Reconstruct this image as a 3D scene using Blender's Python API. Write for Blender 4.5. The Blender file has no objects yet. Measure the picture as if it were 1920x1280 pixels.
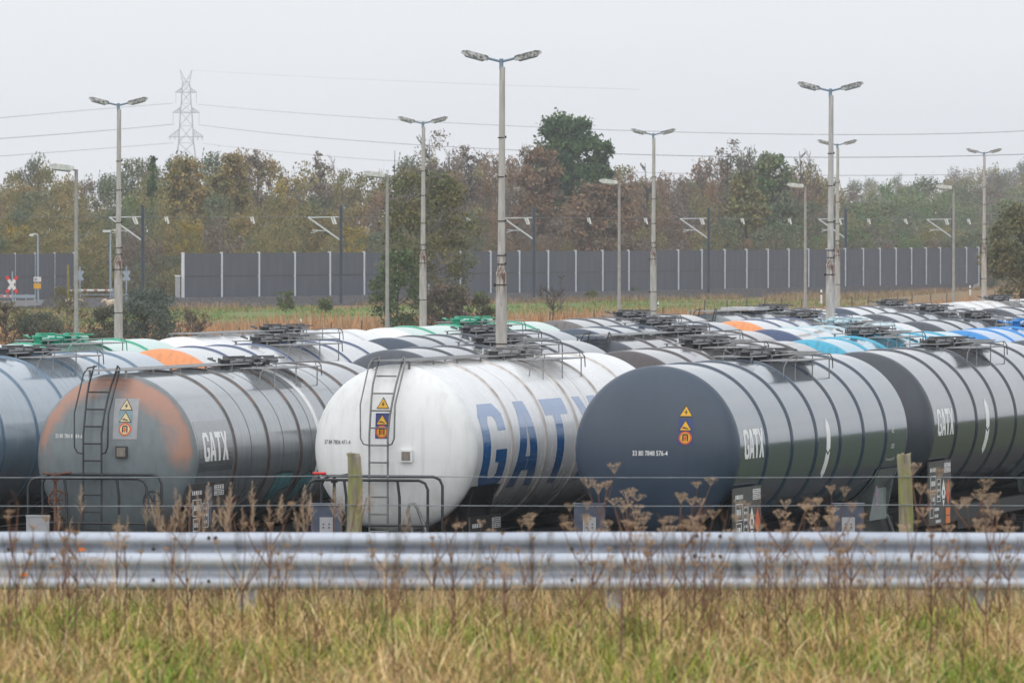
import bpy, bmesh, math, random
import numpy as np
from mathutils import Vector, Matrix
R_ = math.radians
sc = bpy.context.scene
C = sc.collection
# ------------------------------------------------------------------ camera
H = 6.9; F = 15000.0; HY = 425.0            # eye height, focal length in photo pixels, horizon row
cam_d = bpy.data.cameras.new('camera'); cam = bpy.data.objects.new('camera', cam_d); C.objects.link(cam)
cam_d.sensor_width = 36; cam_d.lens = F/1920*36
cam_d.shift_y = -(640-HY)/1920
cam_d.clip_start = 0.5; cam_d.clip_end = 9000
cam.location = (0, 0, H); cam.rotation_euler = (R_(90), 0, 0)
cam_d.dof.use_dof = True; cam_d.dof.focus_distance = 140; cam_d.dof.aperture_fstop = 14
sc.camera = cam
# ------------------------------------------------------------------ sky, sun, exposure
SUN_EL, SUN_AZ = R_(42), R_(-160)
w = bpy.data.worlds.new('World'); sc.world = w; w.use_nodes = True
nt = w.node_tree; nt.nodes.clear()
N = nt.nodes.new; K = nt.links.new
out = N('ShaderNodeOutputWorld'); bg = N('ShaderNodeBackground'); K(bg.outputs[0], out.inputs[0])
sky = N('ShaderNodeTexSky'); sky.sky_type = 'NISHITA'; sky.sun_disc = False
sky.sun_elevation = SUN_EL; sky.sun_rotation = SUN_AZ; sky.air_density = 1.0; sky.dust_density = 4.0; sky.ozone_density = 1.0
tc = N('ShaderNodeTexCoord'); mp = N('ShaderNodeMapping'); mp.inputs['Scale'].default_value = (2.0, 2.0, 9.0)
K(tc.outputs['Generated'], mp.inputs[0])
cl = N('ShaderNodeTexNoise'); cl.inputs['Scale'].default_value = 2.2; cl.inputs['Detail'].default_value = 3; K(mp.outputs[0], cl.inputs[0])
cr = N('ShaderNodeValToRGB'); K(cl.outputs[0], cr.inputs[0])
cr.color_ramp.elements[0].position = .3; cr.color_ramp.elements[0].color = (9.3, 9.75, 10.3, 1)   # cloud base, grey
cr.color_ramp.elements[1].position = .75; cr.color_ramp.elements[1].color = (10.9, 11.15, 11.5, 1)
mx = N('ShaderNodeMix'); mx.data_type = 'RGBA'; mx.inputs[0].default_value = 0.9
K(sky.outputs[0], mx.inputs[6]); K(cr.outputs[0], mx.inputs[7]); K(mx.outputs[2], bg.inputs[0])
bg.inputs[1].default_value = 0.085
sun_d = bpy.data.lights.new('sun', 'SUN'); sun = bpy.data.objects.new('sun', sun_d); C.objects.link(sun)
sun_d.energy = 1.3; sun_d.angle = R_(130); sun_d.color = (1, .985, .955)
sdir = Vector((math.sin(SUN_AZ)*math.cos(SUN_EL), math.cos(SUN_AZ)*math.cos(SUN_EL), math.sin(SUN_EL)))
sun.rotation_euler = (-sdir).to_track_quat('-Z', 'Y').to_euler(); sun.location = (0, -20, 60)
vs = sc.view_settings; vs.view_transform = 'Standard'; vs.look = 'None'; vs.exposure = 0.22; vs.gamma = 1.0; vs.use_curve_mapping = False
cy = sc.cycles
cy.use_denoising = True; cy.max_bounces = 6; cy.diffuse_bounces = 2; cy.glossy_bounces = 3; cy.transmission_bounces = 2
cy.transparent_max_bounces = 4; cy.volume_bounces = 1; cy.caustics_reflective = False; cy.caustics_refractive = False
try: cy.denoiser = 'OPENIMAGEDENOISE'; cy.denoising_prefilter = 'ACCURATE'
except Exception: pass
rng = np.random.default_rng(7); random.seed(7)
PI = math.pi
def P(px, py, Y): return Vector(((px-960)/F*Y, Y, H-(py-HY)/F*Y))
def XS(px, s): return (px-960)/s              # metres across at s pixels per metre
# ------------------------------------------------------------------ materials
class MT:
    """small helper round one node material"""
    def __init__(s, name):
        s.m = bpy.data.materials.new(name); s.m.use_nodes = True; s.t = s.m.node_tree
        s.b = s.t.nodes['Principled BSDF']
    def n(s, kind, **kw):
        x = s.t.nodes.new('ShaderNode'+kind)
        for k, v in kw.items(): setattr(x, k, v)
        return x
    def l(s, a, b): s.t.links.new(a, b)
    def noise(s, scale, detail=4, vec=None, rough=.55):
        x = s.n('TexNoise'); x.inputs['Scale'].default_value = scale; x.inputs['Detail'].default_value = detail; x.inputs['Roughness'].default_value = rough
        if vec is not None: s.l(vec, x.inputs[0])
        return x.outputs[0]
    def coord(s, scale=(1, 1, 1), which='Object'):
        c = s.n('TexCoord'); m = s.n('Mapping'); m.inputs['Scale'].default_value = scale; s.l(c.outputs[which], m.inputs[0]); return m.outputs[0]
    def ramp(s, fac, *st):
        x = s.n('ValToRGB'); e = x.color_ramp.elements
        while len(e) < len(st): e.new(.5)
        for q, (p, c) in zip(e, st):
            q.position = p; q.color = (c, c, c, 1) if isinstance(c, (int, float)) else (*c, 1)
        s.l(fac, x.inputs[0]); return x.outputs[0]
    def mix(s, fac, a, b, blend='MIX'):
        x = s.n('Mix'); x.data_type = 'RGBA'; x.blend_type = blend
        for sock, v in ((x.inputs[0], fac), (x.inputs[6], a), (x.inputs[7], b)):
            if isinstance(v, (int, float)): sock.default_value = v
            elif isinstance(v, tuple): sock.default_value = (*v, 1)
            else: s.l(v, sock)
        return x.outputs[2]
    def math(s, op, a, b):
        if op == 'MULTIPLY_ADD': op = 'MULTIPLY'
        x = s.n('Math', operation=op)
        for sock, v in ((x.inputs[0], a), (x.inputs[1], b)):
            if isinstance(v, (int, float)): sock.default_value = v
            else: s.l(v, sock)
        return x.outputs[0]
    def col(s, v):
        if isinstance(v, tuple): s.b.inputs['Base Color'].default_value = (*v, 1)
        else: s.l(v, s.b.inputs['Base Color'])
    def set(s, **kw):
        for k, v in kw.items():
            i = s.b.inputs[{'rough': 'Roughness', 'metal': 'Metallic', 'coat': 'Coat Weight', 'coatr': 'Coat Roughness', 'spec': 'Specular IOR Level', 'ior': 'IOR'}[k]]
            if isinstance(v, (int, float)): i.default_value = v
            else: s.l(v, i)
        return s
    def bump(s, h, strength=.3, dist=.01):
        x = s.n('Bump'); x.inputs['Strength'].default_value = strength; x.inputs['Distance'].default_value = dist
        s.l(h, x.inputs['Height']); s.l(x.outputs[0], s.b.inputs['Normal'])
def paint(name, base, dirt=(.027, .031, .039), rough=.12, amount=.3, streak=1.0, coat=.65, spill=.5, coatr=.09):
    """glossy wagon paint, wet, with vertical run marks, grime and spill stains below the filling hatch"""
    m = MT(name)
    st = m.noise(1.0, 5, m.coord((7, 7, .35)))
    gr = m.noise(1.3, 6, m.coord((1, 1, 1)))
    base2 = m.mix(m.ramp(gr, (.3, 0.0), (.75, 1.0)), base, tuple(min(1, c*1.18+.008) for c in base))
    f = m.math('MULTIPLY', m.ramp(st, (.48, 0.0), (.78, 1.0)), amount*streak)
    c = m.mix(f, base2, dirt)
    f2 = m.math('MULTIPLY', m.ramp(gr, (.55, 0.0), (.8, 1.0)), amount*.6)
    c = m.mix(f2, c, dirt)
    if spill:
        t_ = m.n('TexCoord'); q = m.n('SeparateXYZ'); m.l(t_.outputs['Object'], q.inputs[0])
        dy = m.math('ABSOLUTE', m.math('SUBTRACT', q.outputs[1], 7.3), 0)
        area = m.math('MULTIPLY', m.ramp(m.math('MULTIPLY', dy, .2), (.16, 1.0), (.42, 0.0)), m.ramp(m.math('MULTIPLY', q.outputs[2], .2), (.66, 0.0), (.84, 1.0)))
        sn = m.noise(2.2, 5, m.coord((.5, 3.5, .5)))
        c = m.mix(m.math('MULTIPLY', m.math('MULTIPLY', area, m.ramp(sn, (.42, 0.0), (.6, 1.0))), spill), c, dirt)
    m.col(c)
    m.set(rough=m.ramp(gr, (.25, rough*.75), (.8, rough*1.9)), coat=coat, coatr=coatr, ior=1.5)
    m.bump(m.noise(.9, 3, m.coord((1, 1, 1))), .12, .02)
    if not name.endswith('_end'): ENDS[m.m] = (name, base, dirt, amount)
    return m.m
ENDS = {}; ENDM = {}
def endpaint(mt):
    """the domed ends are duller and dustier than the flanks"""
    mt = M[mt] if isinstance(mt, str) else mt
    if mt not in ENDS: return mt
    if mt not in ENDM:
        n_, b_, d_, a_ = ENDS[mt]; ENDM[mt] = paint(n_+'_end', b_, d_, .34, a_*1.3, 1.3, .42, 0, .34)
    return ENDM[mt]
def plain(name, col, rough=.6, metal=0, var=.25, scale=6, bump=0):
    m = MT(name)
    n_ = m.noise(scale, 5, m.coord())
    m.col(m.mix(m.ramp(n_, (.3, 0.0), (.75, 1.0)), tuple(c*(1-var) for c in col), tuple(min(1, c*(1+var)) for c in col)))
    m.set(rough=rough, metal=metal)
    if bump: m.bump(n_, bump, .02)
    return m.m
M = {}
M['slate'] = paint('slate_paint', (.022, .042, .075), amount=.2)
M['black'] = paint('black_paint', (.026, .035, .052), amount=.4)
M['charcoal'] = paint('charcoal_paint', (.038, .047, .066), amount=.5)
M['brown'] = paint('brown_black_paint', (.052, .042, .045), dirt=(.045, .03, .026), amount=.5)
M['taupe'] = paint('taupe_paint', (.12, .105, .10), amount=.5)
M['white'] = paint('white_paint', (.76, .765, .765), dirt=(.45, .43, .41), amount=.22, rough=.2, coat=.22)
M['white_ring'] = paint('dusty_white_paint', (.52, .48, .45), dirt=(.16, .12, .10), amount=.8, rough=.3, coat=.2)
M['grey'] = paint('grey_paint', (.175, .20, .215), dirt=(.07, .066, .062), amount=.32)
M['silver'] = paint('silver_paint', (.5, .51, .52), dirt=(.22, .21, .2), amount=.3)
M['pale_blue'] = paint('pale_blue_grey_paint', (.20, .27, .335), dirt=(.09, .1, .12), amount=.25)
M['pale_ring'] = paint('blue_grey_ring_paint', (.10, .17, .25), amount=.3)
M['navy'] = paint('navy_paint', (.028, .055, .14), amount=.3)
M['green'] = paint('green_paint', (.0, .30, .17), amount=.3)
M['mint'] = paint('mint_paint', (.36, .60, .50), amount=.3)
M['cyan'] = paint('cyan_paint', (.03, .34, .50), amount=.3)
M['blue'] = paint('bright_blue_paint', (.015, .22, .56), amount=.25)
M['ice'] = paint('ice_blue_paint', (.40, .55, .60), amount=.4)
M['orange'] = paint('orange_paint', (.75, .27, .09), dirt=(.3, .15, .08), amount=.3)
M['rust_ring'] = paint('rust_edged_dark_paint', (.06, .048, .045), dirt=(.42, .19, .11), amount=.42)
# grey end wall with primer showing through in a worn ring near the rim
m = MT('worn_grey_head_paint')
tcn = m.n('TexCoord'); sp = m.n('SeparateXYZ'); m.l(tcn.outputs['Object'], sp.inputs[0])
zz = m.math('SUBTRACT', sp.outputs[2], 2.77)
rr = m.math('SQRT', m.math('ADD', m.math('MULTIPLY', sp.outputs[0], sp.outputs[0]), m.math('MULTIPLY', zz, zz)), 0)
n1 = m.noise(1.9, 9, m.coord((1, 1, .8)), .68); n2 = m.noise(3.5, 6, m.coord((2.5, 2.5, .8)))
ringf = m.ramp(m.math('MULTIPLY', rr, .5), (.40, 0.0), (.58, .6), (.70, 1.0), (.749, .2))
upf = m.ramp(m.math('ADD', m.math('MULTIPLY', zz, .35), .5), (.30, 0.0), (.52, 1.0))
n0 = m.noise(.75, 3, m.coord((1, 1, 1)))
mk = m.math('MULTIPLY', m.math('MULTIPLY', ringf, upf), m.ramp(n0, (.34, .4), (.58, 1.0)))
fac = m.ramp(m.math('MULTIPLY', mk, m.math('ADD', m.math('MULTIPLY', n1, 2.4), -.26)), (.30, 0.0), (.80, .88))
run = m.ramp(n2, (.45, 0.0), (.8, .45))
c0 = m.mix(run, (.165, .20, .215), (.085, .085, .088))
c0 = m.mix(m.ramp(n1, (.5, 0.0), (.75, .35)), c0, (.13, .12, .16))
m.col(m.mix(fac, c0, (.43, .215, .145)))
m.set(rough=.38, coat=.25, coatr=.15); M['worn_head'] = m.m
M['grey_patch'] = paint('darker_grey_patch_paint', (.12, .13, .135), amount=.5)
# big letters / lettering
M['letter_white'] = plain('white_lettering', (.9, .9, .9), .45, var=.06)
M['letter_blue'] = paint('blue_lettering', (.010, .13, .38), dirt=(.05, .09, .2), amount=.15, rough=.10, spill=0)
M['letter_black'] = plain('black_lettering', (.03, .03, .035), .5, var=.1)
M['sign_yellow'] = plain('yellow_sticker', (.80, .43, .02), .4, var=.08)
M['sign_cream'] = plain('faded_sticker', (.72, .58, .33), .5, var=.1)
M['sign_blue'] = plain('blue_sticker', (.03, .05, .20), .4, var=.1)
M['sign_teal'] = plain('faded_blue_sticker', (.22, .33, .36), .5, var=.2)
M['sign_red'] = plain('red_sticker', (.72, .10, .02), .4, var=.1)
M['sign_orange'] = plain('orange_plate', (.80, .19, .02), .5, var=.12)
M['panel'] = plain('dark_data_panel', (.05, .045, .043), .5, var=.5, scale=3)
M['panel_light'] = plain('worn_panel_patch', (.17, .19, .23), .5, var=.3)
M['plate_grey'] = plain('pale_grey_plate', (.36, .36, .38), .5, var=.1)
M['box_tan'] = plain('grimy_tan_plate', (.22, .19, .16), .6, var=.3, scale=20)
M['steel_dark'] = plain('dark_steel', (.035, .035, .038), .45, var=.4)
M['steel_mid'] = plain('worn_hatch_steel', (.10, .10, .105), .45, .2, var=.4)
M['steel_grey'] = plain('dull_grey_steel', (.20, .20, .20), .45, .3, var=.3)
M['grating'] = plain('grey_grating', (.30, .30, .305), .55, .2, var=.35, scale=12)
M['plate_dull'] = plain('dull_grey_folding_plate', (.28, .28, .28), .5, .2, var=.25, scale=12)
M['under'] = plain('underframe_black', (.009, .009, .010), .6, var=.4)
M['saddle'] = plain('grey_green_saddle_paint', (.17, .20, .20), .35, var=.25)
M['rail_black'] = plain('black_tube_paint', (.022, .024, .028), .35, var=.3)
M['rust'] = plain('rusty_iron', (.16, .07, .045), .8, var=.4, scale=15)
M['cab_blue'] = plain('dark_blue_cabinet_paint', (.06, .075, .115), .4, var=.2)
M['yellow'] = plain('yellow_plastic', (.75, .52, .02), .5)
M['teal_g'] = plain('teal_spray_paint', (.10, .28, .30), .5, var=.35)
M['red_g'] = plain('crimson_spray_paint', (.30, .02, .06), .5)
M['pink_g'] = plain('pink_spray_paint', (.42, .22, .38), .6)
M['lamp_body'] = None
# galvanised guard rail
m = MT('galvanised_steel')
n1 = m.noise(2.2, 5, m.coord((.6, 3, 3))); n2 = m.noise(22, 3, m.coord((1, 1, 1))); n3 = m.noise(3.0, 6, m.coord((5, 1, .7)))
c = m.mix(m.ramp(n1, (.3, 0.0), (.7, 1.0)), (.40, .44, .52), (.58, .62, .70))
c = m.mix(m.ramp(n2, (.55, 0.0), (.7, .35)), c, (.26, .28, .31))
c = m.mix(m.ramp(n3, (.52, 0.0), (.72, .8)), c, (.12, .11, .10))
m.col(c); m.set(rough=.5, metal=.2); M['galv'] = m.m
# mossy wood
m = MT('mossy_wood')
g1 = m.noise(3.0, 6, m.coord((9, 9, .8))); g2 = m.noise(4.0, 5, m.coord((2.5, 2.5, 1)))
c = m.mix(m.ramp(g1, (.3, 0.0), (.7, 1.0)), (.15, .12, .09), (.36, .32, .26))
c = m.mix(m.ramp(g2, (.42, 0.0), (.66, .8)), c, (.27, .29, .045))
m.col(c); m.set(rough=.9); m.bump(g1, .6, .02); M['moss_wood'] = m.m
M['old_wood'] = plain('weathered_dark_wood', (.11, .095, .08), .9, var=.4)
M['wire'] = plain('fence_wire', (.28, .30, .33), .4, .6)
# concrete lamp masts, flaking
m = MT('flaking_concrete')
g1 = m.noise(5, 6, m.coord((3, 3, .5))); g2 = m.noise(2.0, 6, m.coord((6, 6, 1.2)))
c = m.mix(m.ramp(g1, (.35, 0.0), (.7, 1.0)), (.40, .375, .345), (.56, .53, .49))
c = m.mix(m.ramp(g2, (.66, 0.0), (.76, .85)), c, (.10, .06, .04))
tq = m.n('TexCoord'); sq = m.n('SeparateXYZ'); m.l(tq.outputs['Object'], sq.inputs[0])
zr = m.ramp(m.math('MULTIPLY', sq.outputs[2], .1), (.54, 0.0), (.575, 1.0), (.61, 1.0), (.64, 0.0))
c = m.mix(m.math('MULTIPLY', zr, m.ramp(m.noise(6, 6, m.coord((5, 5, .8))), (.42, 0.0), (.58, .9))), c, (.13, .055, .035))
m.col(c); m.set(rough=.9); m.bump(g2, .4, .02); M['concrete'] = m.m
M['band'] = plain('dark_clamp_iron', (.05, .04, .035), .7)
M['lamp_blue'] = plain('blue_grey_lamp_tube', (.22, .30, .38), .5, var=.15)
m = MT('lichen_spotted_lamp_housing')
sp_ = m.noise(14, 5, m.coord((1, 1, 1)), .7)
m.col(m.mix(m.ramp(sp_, (.42, 0.0), (.58, 1.0)), (.46, .46, .44), (.08, .08, .08))); m.set(rough=.85); M['lamp_body'] = m.m
M['lamp_pale'] = plain('pale_mossy_lamp_housing', (.50, .51, .47), .7, var=.35, scale=9)
M['lamp_glass'] = plain('milky_lamp_glass', (.62, .66, .64), .25, var=.1)
M['pole_grey'] = plain('grey_post_paint', (.34, .33, .31), .7, var=.15)
M['pole_blue'] = plain('light_blue_post_paint', (.30, .37, .45), .5, var=.1)
M['barrier_post'] = plain('pale_barrier_post', (.62, .66, .72), .5, var=.08)
m = MT('grey_barrier_panel')
fl = m.n('TexWave', wave_type='BANDS', bands_direction='X'); fl.inputs['Scale'].default_value = 2.6; m.l(m.coord((1, 1, 1)), fl.inputs[0])
g = m.noise(.9, 6, m.coord((1, 1, .25)))
c = m.mix(m.ramp(g, (.3, 0.0), (.75, 1.0)), (.072, .080, .104), (.112, .121, .152))
oi = m.n('ObjectInfo'); c = m.mix(m.math('MULTIPLY', oi.outputs['Random'], .3), c, (.11, .115, .13))
m.col(m.mix(m.math('MULTIPLY', fl.outputs[0], .25), c, (.05, .05, .06))); m.set(rough=.85); M['panel_wall'] = m.m
M['plinth'] = plain('pale_concrete_plinth', (.36, .36, .38), .9, var=.2)
M['mast'] = plain('blue_grey_mast_paint', (.035, .052, .09), .5, var=.15)
M['alu'] = plain('bright_aluminium', (.62, .65, .68), .4, .2, var=.08)
M['red'] = plain('red_reflective', (.70, .03, .03), .5)
M['whitepl'] = plain('white_plastic', (.75, .75, .74), .5, var=.06)
M['pylon'] = plain('galvanised_pylon_steel', (.42, .47, .53), .6)
M['cable'] = plain('weathered_cable', (.20, .22, .25), .6)
M['bark'] = plain('grey_brown_bark', (.085, .07, .06), .9, var=.35)
M['bark_pale'] = plain('pale_lichened_bark', (.19, .18, .14), .9, var=.3)
M['wool'] = plain('cream_wool', (.60, .50, .38), .95, var=.1)
M['black_soft'] = plain('black_face', (.04, .035, .03), .8)
def leafmat(name, attr='tint', rough=.75, sat=1.0):
    m = MT(name); a = m.n('Attribute'); a.attribute_name = attr
    m.col(a.outputs[0]); m.set(rough=rough, spec=.25); return m.m
M['leaf'] = leafmat('leaf_and_grass')
M['weed'] = plain('dry_brown_stalk', (.17, .085, .055), .85, var=.35)
M['weed_head'] = plain('dry_tan_seed_head', (.50, .36, .25), .9, var=.35)
# ------------------------------------------------------------------ mesh builder
class MB:
    def __init__(s): s.v = []; s.f = []; s.m = []; s.sm = []
    def add(s, vs, fs, mi=0, smooth=False):
        o = len(s.v); s.v += [tuple(p) for p in vs]
        for f in fs: s.f.append(tuple(i+o for i in f)); s.m.append(mi); s.sm.append(smooth)
    def box(s, x0, x1, y0, y1, z0, z1, mi=0, mat=None):
        vs = [Vector((x, y, z)) for z in (z0, z1) for y in (y0, y1) for x in (x0, x1)]
        if mat is not None: vs = [mat @ p for p in vs]
        s.add(vs, [(0, 2, 3, 1), (4, 5, 7, 6), (0, 1, 5, 4), (2, 6, 7, 3), (0, 4, 6, 2), (1, 3, 7, 5)], mi)
    def tube(s, pts, r, seg=8, mi=0, caps=True):
        pts = [Vector(p) for p in pts]; n = len(pts)
        rs = r if isinstance(r, (list, tuple)) else [r]*n
        vs = []; up = None
        for i, p in enumerate(pts):
            d = (pts[min(i+1, n-1)]-pts[max(i-1, 0)]).normalized()
            if up is None: up = Vector((0, 0, 1)) if abs(d.z) < .9 else Vector((0, 1, 0))
            a = d.cross(up)
            if a.length < 1e-4: a = d.cross(Vector((1, 0, 0)))
            a.normalize(); b = a.cross(d).normalized(); up = b
            for k in range(seg):
                t = 2*PI*k/seg; vs.append(p+a*math.cos(t)*rs[i]+b*math.sin(t)*rs[i])
        fs = [(i*seg+k, i*seg+(k+1) % seg, (i+1)*seg+(k+1) % seg, (i+1)*seg+k) for i in range(n-1) for k in range(seg)]
        s.add(vs, fs, mi, seg > 4)
        if caps: s.add(vs, [tuple(range(seg)), tuple(range((n-1)*seg, n*seg))[::-1]], mi, False)
    def lathe(s, prof, seg=64, mi=0, axis='y', cx=0, cz=0, smooth=True):
        """prof: (pos along axis, radius)"""
        vs = []; idx = []
        for a, r in prof:
            if r < 1e-5:
                idx.append([len(vs)]*seg); vs.append((cx, a, cz) if axis == 'y' else (cx, cz, a)); continue
            row = []
            for k in range(seg):
                t = 2*PI*k/seg; row.append(len(vs))
                vs.append((cx+r*math.cos(t), a, cz+r*math.sin(t)) if axis == 'y' else (cx+r*math.cos(t), cz+r*math.sin(t), a))
            idx.append(row)
        fs = []
        for A, B in zip(idx, idx[1:]):
            for k in range(seg):
                q = [A[k], A[(k+1) % seg], B[(k+1) % seg], B[k]]; u = []
                for i in q:
                    if i not in u: u.append(i)
                if len(u) > 2: fs.append(tuple(u if axis != 'y' else u[::-1]))
        s.add(vs, fs, mi, smooth)
    def mesh(s, name, nmat=1):
        me = bpy.data.meshes.new(name); me.from_pydata(s.v, [], s.f); me.update()
        me.polygons.foreach_set('material_index', s.m); me.polygons.foreach_set('use_smooth', s.sm)
        return me
def setmats(o, mats):
    me = o.data
    while len(me.materials) < len(mats): me.materials.append(None)
    for i, mt in enumerate(mats):
        o.material_slots[i].link = 'OBJECT'; o.material_slots[i].material = mt
CACHE = {}
def part(name, key, build, mats, parent=None, loc=(0, 0, 0), rot=None):
    if key is None: b = MB(); build(b); me = b.mesh(name)
    else:
        if key not in CACHE: b = MB(); build(b); CACHE[key] = b.mesh(name)
        me = CACHE[key]
    return link(name, me, mats, parent, loc, rot)
def link(name, me, mats, parent=None, loc=(0, 0, 0), rot=None):
    o = bpy.data.objects.new(name, me); C.objects.link(o)
    setmats(o, [M[q] if isinstance(q, str) else q for q in mats])
    o.parent = parent; o.location = loc
    if rot: o.rotation_euler = rot
    return o
def tag(o, label=None, cat=None, group=None, kind=None):
    if label: o['label'] = label
    if cat: o['category'] = cat
    if group: o['group'] = group
    if kind: o['kind'] = kind
    return o
def thing(name, label, cat, loc=(0, 0, 0), rz=0, group=None):
    o = bpy.data.objects.new(name, None); C.objects.link(o); o.empty_display_size = .3
    o.location = loc; o.rotation_euler = (0, 0, rz); return tag(o, label, cat, group)
def copy_tree(o, parent=None):
    c = o.copy(); C.objects.link(c); c.parent = parent
    for ch in o.children: copy_tree(ch, c)
    return c
def np_mesh(name, V, Q, tint=None, smooth=False):
    """V (n,3), Q (m,4) arrays -> mesh; tint (n,3) becomes the colour attribute of leaves and grass"""
    me = bpy.data.meshes.new(name); n, m_ = len(V), len(Q)
    me.vertices.add(n); me.vertices.foreach_set('co', np.asarray(V, np.float32).ravel())
    me.loops.add(m_*4); me.loops.foreach_set('vertex_index', np.asarray(Q, np.int32).ravel())
    me.polygons.add(m_); me.polygons.foreach_set('loop_start', np.arange(0, m_*4, 4, dtype=np.int32))
    try: me.polygons.foreach_set('loop_total', np.full(m_, 4, np.int32))
    except Exception: pass
    if smooth: me.polygons.foreach_set('use_smooth', np.ones(m_, bool))
    me.update(calc_edges=True)
    if tint is not None:
        a = me.attributes.new('tint', 'FLOAT_COLOR', 'POINT')
        a.data.foreach_set('color', np.hstack([tint, np.ones((n, 1))]).astype(np.float32).ravel())
    me.validate(); return me
# ------------------------------------------------------------------ ground
TH = math.atan(.27); S_, C_ = math.sin(TH), math.cos(TH)
def uv2w(u, v, z=0): return Vector((u*C_+v*S_, v*C_-u*S_, z))
def smooth01(x): x = np.clip(x, 0, 1); return x*x*(3-2*x)
def gz(X, Y):
    X = np.asarray(X, float); Y = np.asarray(Y, float)
    z = 4.74-.0*Y
    z = np.where(Y > 44.2, 4.74-.24*smooth01((Y-44.2)/2.5), z)
    z = np.where(Y > 47, 4.5-1.0*smooth01((Y-47)/22), z)
    z = np.where(Y > 73, 3.5-3.5*smooth01((Y-73)/24), z)
    right = smooth01((X-14-(Y-420)*.055)/14)*smooth01((Y-430)/120)*(1-smooth01((Y-760)/60))
    z = z+right*.9
    return z
def grid_ground():
    xs = np.concatenate([np.linspace(-2600, -160, 12), np.linspace(-130, 130, 105), np.linspace(160, 2600, 12)])
    ys = np.concatenate([np.linspace(-120, 20, 8), np.linspace(25, 110, 60), np.linspace(115, 900, 120), np.linspace(940, 4300, 20)])
    gx, gy = np.meshgrid(xs, ys); g = gz(gx, gy)
    V = np.stack([gx.ravel(), gy.ravel(), g.ravel()], 1); nx = len(xs)
    I = np.arange(len(ys)*nx).reshape(len(ys), nx)
    Q = np.stack([I[:-1, :-1], I[:-1, 1:], I[1:, 1:], I[1:, :-1]], -1).reshape(-1, 4)
    return np_mesh('ground', V, Q, smooth=True)
m = MT('meadow_and_yard_ground')
geo = m.n('NewGeometry'); sep = m.n('SeparateXYZ'); m.l(geo.outputs['Position'], sep.inputs[0])
uu = m.math('SUBTRACT', m.math('MULTIPLY', sep.outputs[0], C_), m.math('MULTIPLY', sep.outputs[1], S_))
pos = geo.outputs['Position']
big = m.noise(.05, 5, pos); mid = m.noise(.6, 6, pos); fine = m.noise(9, 4, pos)
grass = m.mix(m.ramp(mid, (.35, 0.0), (.7, 1.0)), (.03, .045, .010), (.06, .075, .02))
dry = m.mix(m.ramp(fine, (.35, 0.0), (.7, 1.0)), (.17, .10, .045), (.30, .185, .09))
field = m.mix(m.ramp(mid, (.3, 0.0), (.7, 1.0)), (.085, .17, .03), (.14, .235, .05))
yb = m.math('ADD', m.math('SUBTRACT', sep.outputs[1], m.math('MULTIPLY', sep.outputs[0], 2.2)), m.math('MULTIPLY_ADD', big, 60))
yb = m.math('SUBTRACT', yb, 0)
leftx = m.ramp(m.math('MULTIPLY', sep.outputs[0], -.01), (.27, 0.0), (.36, 1.0))
tn = m.math('MULTIPLY', m.math('ADD', yb, m.math('MULTIPLY', leftx, 75)), .001)
isfield = m.math('MULTIPLY', m.ramp(tn, (.648, 0.0), (.660, 1.0), (.735, 1.0), (.75, 0.0)), m.math('MULTIPLY', m.ramp(m.math('MULTIPLY', sep.outputs[0], .01), (.12, 1.0), (.24, .15)), m.ramp(m.noise(.16, 5, pos), (.36, .25), (.5, 1.0))))
isdry = m.math('MULTIPLY', m.ramp(m.math('MULTIPLY', sep.outputs[1], .001), (.30, 0.0), (.34, 1.0)), m.ramp(m.math('MULTIPLY', m.math('SUBTRACT', sep.outputs[0], m.math('MULTIPLY', sep.outputs[1], .062)), .01), (.06, 1.0), (.14, 0.0)))
c = m.mix(isdry, grass, dry); c = m.mix(isfield, c, field)
uj = m.math('ADD', uu, m.math('MULTIPLY', mid, 1.5))
yard = m.math('MULTIPLY', m.ramp(m.math('MULTIPLY', uj, -.01), (.300, 0.0), (.306, 1.0), (.575, 1.0), (.585, 0.0)), m.ramp(m.math('MULTIPLY', sep.outputs[1], .001), (.094, 0.0), (.1, 1.0), (.42, 1.0), (.43, 0.0)))
gravel = m.mix(m.ramp(fine, (.3, 0.0), (.7, 1.0)), (.018, .016, .015), (.05, .045, .042))
m.col(m.mix(yard, c, gravel)); m.set(rough=.95); m.bump(fine, .5, .05)
g_o = link('ground', grid_ground(), [m.m]); tag(g_o, kind='structure')
# ------------------------------------------------------------------ tank wagons
L_T = 13.75; GAP = 16.45; HEAD = .60
def headprof(R, z0=0, sgn=-1, n=14):
    return [(z0+sgn*HEAD*math.sqrt(max(0, 1-(math.sin(t)**2))), R*math.sin(t)) for t in [PI/2*k/n for k in range(n+1)]]
def heady(R, x, z, zc): return -HEAD*math.sqrt(max(0, 1-((x*x+(z-zc)**2)/(R*R))))
def flat_mesh(polys, step=.08, axis=1):
    """polys: list of (points, material index); returns a bmesh cut into strips so that it can be laid on a curve"""
    bm = bmesh.new()
    for pts, mi in polys:
        f = bm.faces.new([bm.verts.new((x, y, 0)) for x, y in pts]); f.material_index = mi
    ys = [v.co.y for v in bm.verts]; y = min(ys)+step
    while y < max(ys):
        bmesh.ops.bisect_plane(bm, geom=bm.verts[:]+bm.edges[:]+bm.faces[:], plane_co=(0, y, 0), plane_no=(0, 1, 0)); y += step
    return bm
def decal_side(name, polys, mats, parent, R, zc, off=.006, step=.08):
    """lay flat (along, up) shapes on the right flank of a tank; up is arc length above the axis"""
    bm = flat_mesh(polys, step)
    for v in bm.verts:
        p = v.co.y/R; v.co = Vector(((R+off)*math.cos(p), v.co.x, zc+(R+off)*math.sin(p)))
    me = bpy.data.meshes.new(name); bm.to_mesh(me); bm.free()
    return link(name, me, mats, parent)
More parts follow.
